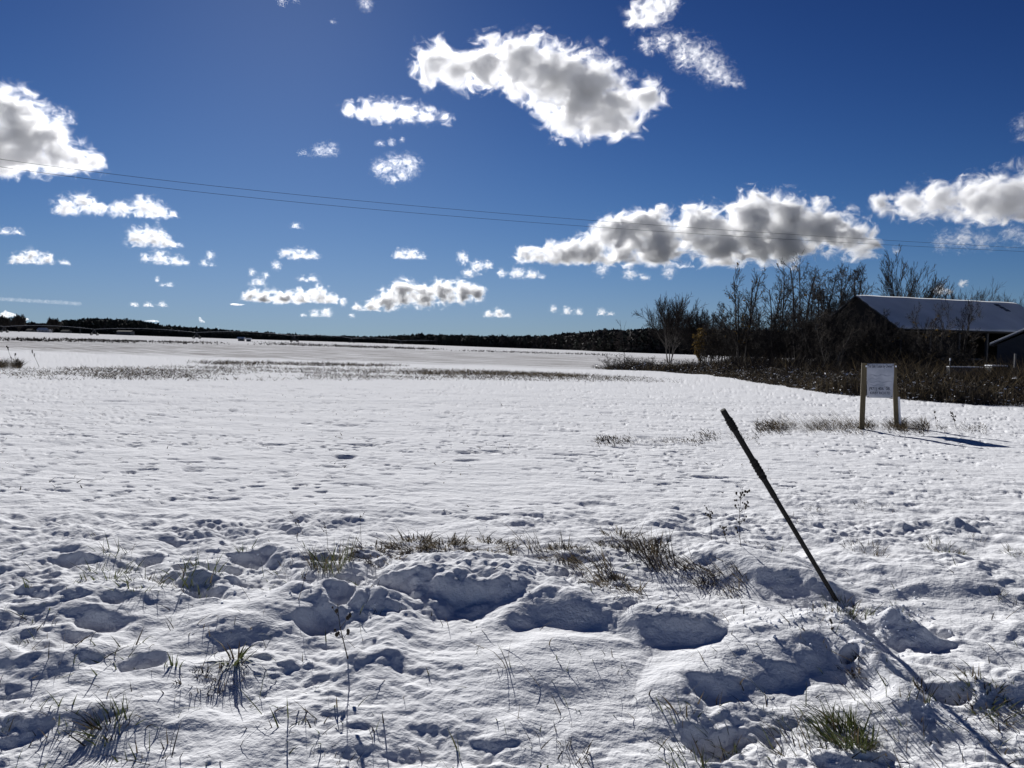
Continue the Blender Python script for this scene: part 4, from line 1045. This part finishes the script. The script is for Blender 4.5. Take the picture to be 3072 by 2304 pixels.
T_(330, 1730, 60, 52, 1.3, *gg, 'low spread of bright green leaves on the left', wpx=70, wid=(.004, .009))
T_(430, 1755, 50, 44, 1.4, *gg, 'low green leaves lying on snow right of the bright green spread', wpx=55, wid=(.004, .009))
T_(110, 1752, 10, 45, 1.0, *gg, 'few green blades by the small hump at far left', wpx=30, wid=(.004, .008))
T_(735, 1652, 12, 55, .6, *gt, 'small upright tuft above the square snow hollow', wpx=15, wid=(.003, .006))
T_(840, 1745, 26, 30, 1.6, *gg, 'green blades lying flat right of the square snow hollow', wpx=70, wid=(.003, .007))
T_(80, 1918, 5, 48, .8, *gg, 'pair of wide green blades at the far left edge', wpx=20, wid=(.006, .010))
T_(110, 1862, 7, 26, 1.6, *gg, 'short bent green leaf at far left above the pair of wide blades', wpx=28, wid=(.006, .010))
T_(170, 1798, 7, 24, 1.7, *gg, 'drooping green leaf in the snow on the left', wpx=30, wid=(.006, .011))
T_(705, 1985, 24, 115, 1.1, *gg, 'large arching green grass plant with drooping blades left of centre', wpx=12, wid=(.006, .011), droop=1.1)
T_(520, 2000, 8, 80, .5, *gg, 'narrow upright green blades left of the large arching plant', wpx=14, wid=(.005, .010))
T_(345, 1995, 26, 55, 1.8, *gg, 'wide green leaves bent over to the left on the snow', wpx=55, wid=(.006, .012), lean=(-.6, 0), droop=.9)
T_(610, 2055, 90, 36, 1.5, *bt, 'brown flattened clump below the large arching green plant', wpx=75, wid=(.003, .006))
T_(680, 2035, 80, 40, 1.3, *bt, 'dark tangle at the foot of the large arching green plant', wpx=40, wid=(.003, .006))
T_(770, 2050, 22, 16, 1.8, *bt, 'thin brown scraps right of the dark tangle', wpx=50, wid=(.003, .005))
T_(330, 2185, 80, 78, .8, [M_GREEN, M_TAN, M_DARKW], [.55, .2, .25], 'thick dark green tuft leaning left near the bottom left corner', wpx=55, lean=(-.45, 0), wid=(.004, .008))
T_(250, 2205, 30, 26, 1.7, *bt, 'low dark litter left of the thick dark green tuft', wpx=50, wid=(.004, .007))
T_(165, 2165, 9, 60, .5, *gg, 'short row of upright blades left of the thick dark tuft', wpx=50, wid=(.004, .009))
T_(5, 2190, 4, 60, .4, *gg, 'single upright blades cut by the left edge', wpx=10, wid=(.006, .010))
T_(60, 2265, 5, 40, 2.2, *gt, 'brown tipped blade lying at the bottom left corner', wpx=30, lean=(1.2, 0), wid=(.006, .010))
T_(395, 2304, 8, 75, .6, *gg, 'green blades cut by the bottom edge on the left', wpx=70, lean=(-.5, 0), wid=(.005, .010))
T_(20, 2040, 9, 22, 2.0, *gt, 'flat green blades pressed on the snow at the left edge', wpx=50, wid=(.005, .010), lean=(1, 0))
T_(500, 2240, 5, 90, .3, *gt, 'thin upright spike near the bottom left', wpx=8, wid=(.004, .007))
WC = dict(name='weed_clump', cat='weed clump')
T_(1240, 1650, 340, 46, 1.3, *bt, 'left brown grass mat along the crest of the snow bank', wpx=75, wid=(.003, .006), name='grass_mat')
T_(1335, 1640, 300, 40, 1.4, *bt, 'brown grass mat right of the left one on the bank crest', wpx=65, wid=(.003, .006), name='grass_mat')
T_(1470, 1650, 300, 38, 1.6, *bt, 'thin brown grass mat in the middle of the bank crest', wpx=85, wid=(.003, .006), name='grass_mat')
T_(1130, 1665, 210, 36, 1.5, *bt, 'brown grass mat joining the big tan tuft to the bank crest', wpx=85, wid=(.003, .006), name='grass_mat')
T_(1610, 1650, 16, 110, .25, *bt, 'leaning bundle of thin dark weed stems over the middle of the bank', wpx=26, lean=(-.6, 0), wid=(.003, .005), seed=3, **WC)
T_(1690, 1660, 260, 42, 1.4, *bt, 'brown grass mat between the thin leaning bundle and the tall weed clump', wpx=70, wid=(.003, .006), name='grass_mat')
T_(1990, 1700, 70, 165, .45, *bt, 'tall thick dark weed clump leaning left behind the bank', wpx=42, lean=(-.55, .1), wid=(.003, .006), seed=4, **WC)
T_(1940, 1650, 150, 75, .8, *bt, 'lower part of brown stems under the tall weed clump', wpx=60, lean=(-.3, .0), wid=(.003, .006), seed=14, **WC)
T_(1860, 1625, 170, 42, 1.4, *bt, 'low brown grass spread left of the tall thick weed clump', wpx=70, wid=(.003, .006), name='grass_mat')
T_(1800, 1715, 60, 110, .5, *bt, 'dark weed clump leaning left and down over the right of the bank', wpx=60, lean=(-1.0, .1), wid=(.003, .006), seed=5, **WC)
T_(1850, 1760, 220, 46, 1.2, *bt, 'dark litter of broken stems on the right shoulder of the bank', wpx=80, lean=(-.4, .0), wid=(.003, .006), seed=15, name='grass_mat')
T_(1920, 1790, 34, 120, .3, *bt, 'long thin stems sweeping down to the right end of the bank', wpx=60, lean=(-1.5, .1), wid=(.002, .004), seed=6, **WC)
T_(2170, 1755, 110, 60, .7, *bt, 'dark flattened weed clump with snow on it left of the stake', wpx=75, lean=(-1.3, .1), wid=(.003, .007), seed=7, **WC)
T_(2110, 1720, 110, 34, 1.2, *bt, 'dark litter at the upper left of the flattened weed clump', wpx=55, lean=(-.6, .1), wid=(.003, .007), seed=17, name='grass_mat')
T_(2060, 1700, 30, 70, .4, *bt, 'few dark stems between the tall weed clump and the flattened one', wpx=44, lean=(-1.0, .1), wid=(.002, .005), seed=8, **WC)
T_(2440, 1530, 60, 24, 1.2, *bt, 'small brown tuft right of the stake where the smooth field begins', wpx=32, wid=(.002, .005))
T_(2630, 1530, 80, 24, 1.2, *bt, 'wide brown tuft further right where the smooth field begins', wpx=55, wid=(.002, .005))
T_(2560, 1520, 30, 14, 1.4, *bt, 'thin brown wisps between the two brown tufts right of the stake', wpx=40, wid=(.002, .004))
T_(2390, 1560, 30, 28, 1.1, *bt, 'curled brown blades just right of the stake', wpx=30, wid=(.002, .005))
T_(2600, 1650, 90, 38, .9, *bt, 'grey brown tuft on the snow ledge right of the stake', wpx=60, wid=(.002, .005))
T_(2835, 1655, 110, 36, 1.1, *gt, 'rounded tan tuft on the right between the ledge and the edge', wpx=50, wid=(.002, .005))
T_(3050, 1660, 50, 40, .8, *gt, 'tan tuft cut by the right edge', wpx=28, wid=(.002, .005))
T_(2930, 1620, 16, 34, 1.0, *bt, 'thin blades between the rounded tan tuft and the right edge', wpx=30, wid=(.002, .004))
T_(2270, 1640, 40, 26, 1.3, *bt, 'small brown tuft left of the stake', wpx=34, wid=(.002, .005))
T_(2540, 1835, 110, 55, .9, *gt, 'sprigs of grass around the foot of the leaning stake', wpx=70, wid=(.002, .006))
T_(2450, 1880, 26, 46, 1.0, *gt, 'thin grass on the crest of the snow hump before the stake', wpx=90, wid=(.002, .005))
T_(2700, 1830, 8, 44, .5, *gt, 'few blades on the snow peak right of the stake', wpx=26, wid=(.002, .005))
T_(2985, 1790, 14, 60, .7, *gt, 'upright thin blades near the right edge below the ledge', wpx=26, wid=(.002, .005))
T_(3060, 1810, 24, 48, .9, *bt, 'brown blades cut by the right edge below the ledge', wpx=26, wid=(.002, .005))
T_(2560, 2000, 70, 30, 1.2, *bt, 'dark leaves in the hole of the snow hump', wpx=22, wid=(.004, .010), name='leaf_clump', cat='leaf clump')
T_(2590, 1945, 26, 16, 1.5, *bt, 'small dark hole of leaves above the larger one in the hump', wpx=20, wid=(.004, .009), name='leaf_clump', cat='leaf clump')
T_(2770, 2075, 46, 50, .7, *bt, 'dark upright clump in the stake shadow right of the hump', wpx=18, wid=(.003, .008))
T_(2775, 2110, 8, 60, .3, *gg, 'yellow green upright blades at the foot of the dark upright clump', wpx=12, wid=(.004, .008))
T_(2960, 2105, 200, 46, 1.4, *gt, 'broad flattened green and brown tuft near the right edge', wpx=80, wid=(.003, .007))
T_(3060, 2110, 40, 34, 1.6, *gg, 'flat green blades cut by the right edge', wpx=50, wid=(.003, .007))
T_(2540, 2225, 300, 95, 1.1, *gg, 'largest dark green tuft near the bottom right', wpx=75, wid=(.003, .007), lean=(-.35, 0))
T_(2400, 2235, 60, 110, .7, *gt, 'long thin blades leaning left of the largest green tuft', wpx=70, wid=(.002, .005), lean=(-.45, 0))
T_(2700, 2150, 60, 80, .9, *gt, 'thin spiky blades right of the largest green tuft', wpx=90, wid=(.002, .005), lean=(-.3, 0))
T_(2180, 2240, 40, 70, .8, *gt, 'blades around the snow hollow at the bottom centre right', wpx=40, wid=(.003, .007), lean=(-.4, 0))
T_(2080, 2300, 60, 70, .9, *gg, 'green blades cut by the bottom edge right of centre', wpx=60, wid=(.003, .007), lean=(-.5, 0))
T_(2040, 2155, 9, 110, .35, *gt, 'three long thin spikes right of centre near the bottom', wpx=30, wid=(.003, .006), lean=(-.3, 0))
T_(1530, 2005, 5, 150, .15, *gt, 'single tall thin blade in the middle of the smooth snow', wpx=8, wid=(.004, .007), lean=(-.35, 0))
T_(1500, 2000, 5, 50, 1.0, *gt, 'bent thin blades left of the single tall blade', wpx=30, wid=(.003, .006))
T_(1460, 2060, 3, 22, 2.6, *gg, 'dark wide blade lying flat in the middle of the snow', wpx=14, wid=(.006, .010), lean=(-1.8, 0))
T_(1470, 2180, 3, 12, 4.0, *gg, 'dark straight blade lying flat below the other flat one', wpx=14, wid=(.006, .009), lean=(-4, 0))
T_(1525, 2200, 2, 75, .2, *gt, 'upright thin blade right of the lower flat blade', wpx=4, wid=(.003, .006))
T_(1365, 2290, 7, 90, .5, *gt, 'thin leaning blades cut by the bottom edge in the middle', wpx=50, wid=(.003, .006), lean=(-.6, 0))
T_(1130, 2220, 4, 80, .3, *gt, 'thin stem with a small leaf left of the middle near the bottom', wpx=10, wid=(.002, .005), lean=(-.5, 0))
T_(1720, 2270, 36, 55, .9, *bt, 'small tuft in the hollow at the bottom centre', wpx=40, wid=(.003, .006))
T_(1000, 2295, 26, 40, 1.2, *bt, 'dark litter in the hollow at the bottom left of centre', wpx=50, wid=(.003, .007))
T_(2000, 2120, 7, 34, .9, *gt, 'short blades above the three long thin spikes', wpx=50, wid=(.003, .005))
T_(1850, 2020, 10, 34, .9, *gt, 'short tuft on the low snow swell right of the middle', wpx=26, wid=(.003, .005))

def loose_blades():
    rng = np.random.RandomState(60); n = 4200
    px = rng.uniform(-30, 3100, n); py = 1600+700*rng.rand(n)**.8
    w_ = .25+.75*sstep(1400, 2300, px)*sstep(1900, 2200, py)+.35*(px < 1000)
    gg_ = np.array([tuple(G(a, b, .03)) for a, b in zip(px, py)]); w_ = w_*np.clip(pn(gg_[:, 0]/.35, gg_[:, 1]/.3, 61)*3+.35, .08, 1.3); keep = rng.rand(n) < w_; px, py = px[keep], py[keep]; n = len(px)
    g = np.array([tuple(G(a, b, .03)) for a, b in zip(px, py)]); g[:, 2] = terrain(g[:, 0], g[:, 1])-.01
    h = rng.uniform(.03, .14, n)*rng.rand(n)**.5; a = rng.uniform(0, 6.28, n); s = rng.uniform(.1, 1.7, n)
    V = np.stack([(np.cos(a)*s-.25)*h, np.sin(a)*s*h, h], 1); be = np.stack([np.cos(a), np.sin(a), -np.ones(n)], 1)*(h*.4*rng.rand(n))[:, None]
    o = blades('loose_grass', g, V, rng.uniform(.004, .008, n), be, [M_GREEN, M_TAN, M_DARKW], rng.choice(3, n, p=[.4, .3, .3]), seed=9)
    tag(o, 'scattered single grass blades sticking out of the foreground snow', kind='stuff')
loose_blades()

def stalk(px, py, hpx, lean, label, seed, heads=8, name='weed_stalk', leafy=0, tm=14.0, rad=1.0):
    b, t = H(px, py, tm); rnd = random.Random(seed); h = hpx*t/FPX
    root = empty(name, b, label, 'weed stalk', 'dry weed stalks standing in the snow')
    pl, rd = [], []
    def seg(p, d, L, r, lv):
        pts = [p.copy()]; q = p.copy(); dd = d.normalized()
        for k in range(5):
            dd = (dd+Vector((rnd.gauss(0, .07), rnd.gauss(0, .07), rnd.gauss(0, .04)))).normalized(); q = q+dd*L/5; pts.append(q.copy())
        pl.append([tuple(v) for v in pts]); rd.append([r*(1-.6*k/5) for k in range(6)])
        ends.append(pts[-1])
        if lv < 2:
            for k in range(heads if lv == 0 else 2):
                f = rnd.uniform(.35, .98); i = min(4, int(f*5)); ax = Vector((rnd.gauss(0, 1), rnd.gauss(0, 1), .2)).normalized()
                seg(pts[i], (dd+ax*.8).normalized(), L*rnd.uniform(.12, .28), r*.5, lv+1)
    ends = []
    r0 = .0028*rad
    seg(Vector((0, 0, -.03)), Vector((lean, rnd.uniform(-.1, .1), 1)), h*math.hypot(1, lean), r0, 0)
    co, f = tubes(np.array(pl), np.array(rd), 4); raw_mesh('stem', co, f, [M_DARKW], parent=root)
    vs, fs = [], []; iv, iff = ico(1)
    for e in ends[1:]:
        s = r0*rnd.uniform(1.5, 3.2); o = len(vs)
        vs += [tuple(e+Vector((v.x*s, v.y*s, v.z*s*1.3))) for v in iv]; fs += [tuple(i+o for i in q) for q in iff]
    mesh_obj('seed_head', vs, fs, M_DARKW, root, smooth=True)['kind'] = 'stuff'
    return root
stalk(2225, 1640, 205, -.28, 'tall branched dry weed stalk with seed heads left of the stake', 1, 13)
stalk(2135, 1620, 115, -.1, 'shorter bare weed stalk left of the tall branched one', 2, 5)
stalk(2185, 1625, 60, -.3, 'low twiggy weed stalk between the two taller stalks', 3, 7)
stalk(1047, 1975, 190, -.3, 'dark bent weed stalk standing by the snow hollow left of centre', 4, 4, rad=1.3)
stalk(912, 1600, 85, -.35, 'thin pale weed stalk alone where the smooth field begins on the left', 5, 3, rad=.7)
stalk(985, 1650, 100, -.1, 'thin stalk behind the big tan and green tuft', 6, 3, rad=.7)
stalk(1085, 1640, 110, -.15, 'thin straight stalk right of the big tan tuft', 7, 2, rad=.6)
stalk(890, 1800, 190, .3, 'long thin stalk leaning right with an orange leaf at its foot', 8, 2, rad=.7)
stalk(2500, 1890, 45, -.2, 'small dark weed stalk at the left side of the stake hump', 9, 4, rad=.8)
stalk(2870, 1285, 55, -.25, 'branched weed stalk on the snow right of the sign', 10, 9, tm=30, rad=2)
stalk(2810, 1275, 50, -.1, 'thin weed stalk just right of the sign', 11, 5, tm=30, rad=1.6)
stalk(40, 1100, 62, -.12, 'tall dead weed stalk with dark head at the left edge of the far strip', 12, 3, tm=60, rad=4)
stalk(55, 1102, 45, -.2, 'shorter dead weed stalk beside the tall one at the left edge', 13, 3, tm=60, rad=4)
stalk(118, 1100, 52, -.3, 'dead weed stalk leaning left, right of the pair at the left edge', 14, 2, tm=60, rad=4)
def patch(px0, px1, py, n, hpx, label, seed, lean, mats_, probs, wid=(.006, .015), dpx=14, name='dead_grass_patch'):
    n = int(n*2.2); rng = np.random.RandomState(seed); x = rng.uniform(px0, px1, n); y = py+rng.normal(0, dpx*.65, n)
    g = np.array([tuple(G(a, b)) for a, b in zip(x, y)]); t = g[:, 1]; g[:, 2] = terrain(g[:, 0], g[:, 1])-.01
    h = hpx*t/FPX*rng.uniform(.2, 1, n)*np.clip(.5+.9*(pn(x/70, x*0, seed)+.4), .3, 1.1); a = rng.uniform(0, 6.28, n); s = rng.uniform(0, 1.6, n)
    V = np.stack([(np.cos(a)*s+lean)*h, np.sin(a)*s*h, h], 1); be = np.stack([np.full(n, lean*.4), 0*h, -np.ones(n)], 1)*(h*.4*rng.rand(n))[:, None]
    o0 = g.mean(0); o = blades(name, g-o0, V, rng.uniform(wid[0], wid[1], n), be, mats_, rng.choice(len(mats_), n, p=probs), seed=seed); o.location = o0
    return tag(o, label, kind='stuff')
patch(2270, 2590, 1283, 900, 26, 'flattened dead grass patch left of the sign posts', 71, -.5, *bt)
patch(2330, 2600, 1275, 130, 85, 'long thin dry grass leaning left beside the sign', 72, -.75, [M_TAN], [1], wid=(.003, .006))
patch(2590, 2720, 1280, 420, 26, 'dead grass between and around the feet of the sign posts', 73, -.4, *bt)
patch(2700, 2790, 1285, 220, 34, 'dead twiggy grass right of the right hand sign post', 74, -.9, *bt)
patch(2800, 2960, 1285, 200, 16, 'sparse dark weeds right of the sign above its shadow', 75, -.3, *bt)
patch(1790, 2130, 1322, 420, 14, 'thin line of dead grass crossing the snow left of the sign', 76, -.4, *bt, dpx=10)
patch(2100, 2280, 1310, 160, 16, 'short dead grass joining the thin line to the sign patch', 77, -.4, *bt, dpx=14)
patch(-30, 62, 1098, 520, 36, 'brown grass clump at the left edge beyond the smooth field', 78, -.1, *bt, wid=(.01, .025), dpx=6)

def crumbs():
    "loose crumbs of crusted snow below the banks and round the hump of the stake"
    rng = np.random.RandomState(88); spots = [(2690,1830,60,50,190),(2600,1900,90,50,150),(2400,1860,150,30,170),(1250,1640,180,30,160),(620,1700,90,50,110),(2900,2110,120,40,150),(2540,1800,80,30,90),(1800,1740,160,40,120),(1030,1790,60,40,70)]
    vs, fs = [], []; iv, iff = ico(1); V0 = np.array([tuple(v) for v in iv]); F0 = np.array(iff); off = 0
    for (cx, cy_, sx, sy, n) in spots:
        for k in range(n):
            g = G(cx+rng.normal(0, sx), cy_+rng.normal(0, sy), .08); r = .003+.009*rng.rand()**3
            z = tz(g.x, g.y)+r*.3; co = V0*r*rng.uniform(.6, 1.2, 3)*(1+.25*rng.normal(0, 1, (len(V0), 1)))+np.array([g.x, g.y, z])
            vs.append(co); fs.append(F0+off); off += len(V0)
    o = raw_mesh('snow_crumbs', np.concatenate(vs), np.concatenate(fs), [M_SNOWC], smooth=False)
    tag(o, 'loose crumbs of crusted snow lying along the roadside bank', kind='stuff')
crumbs()
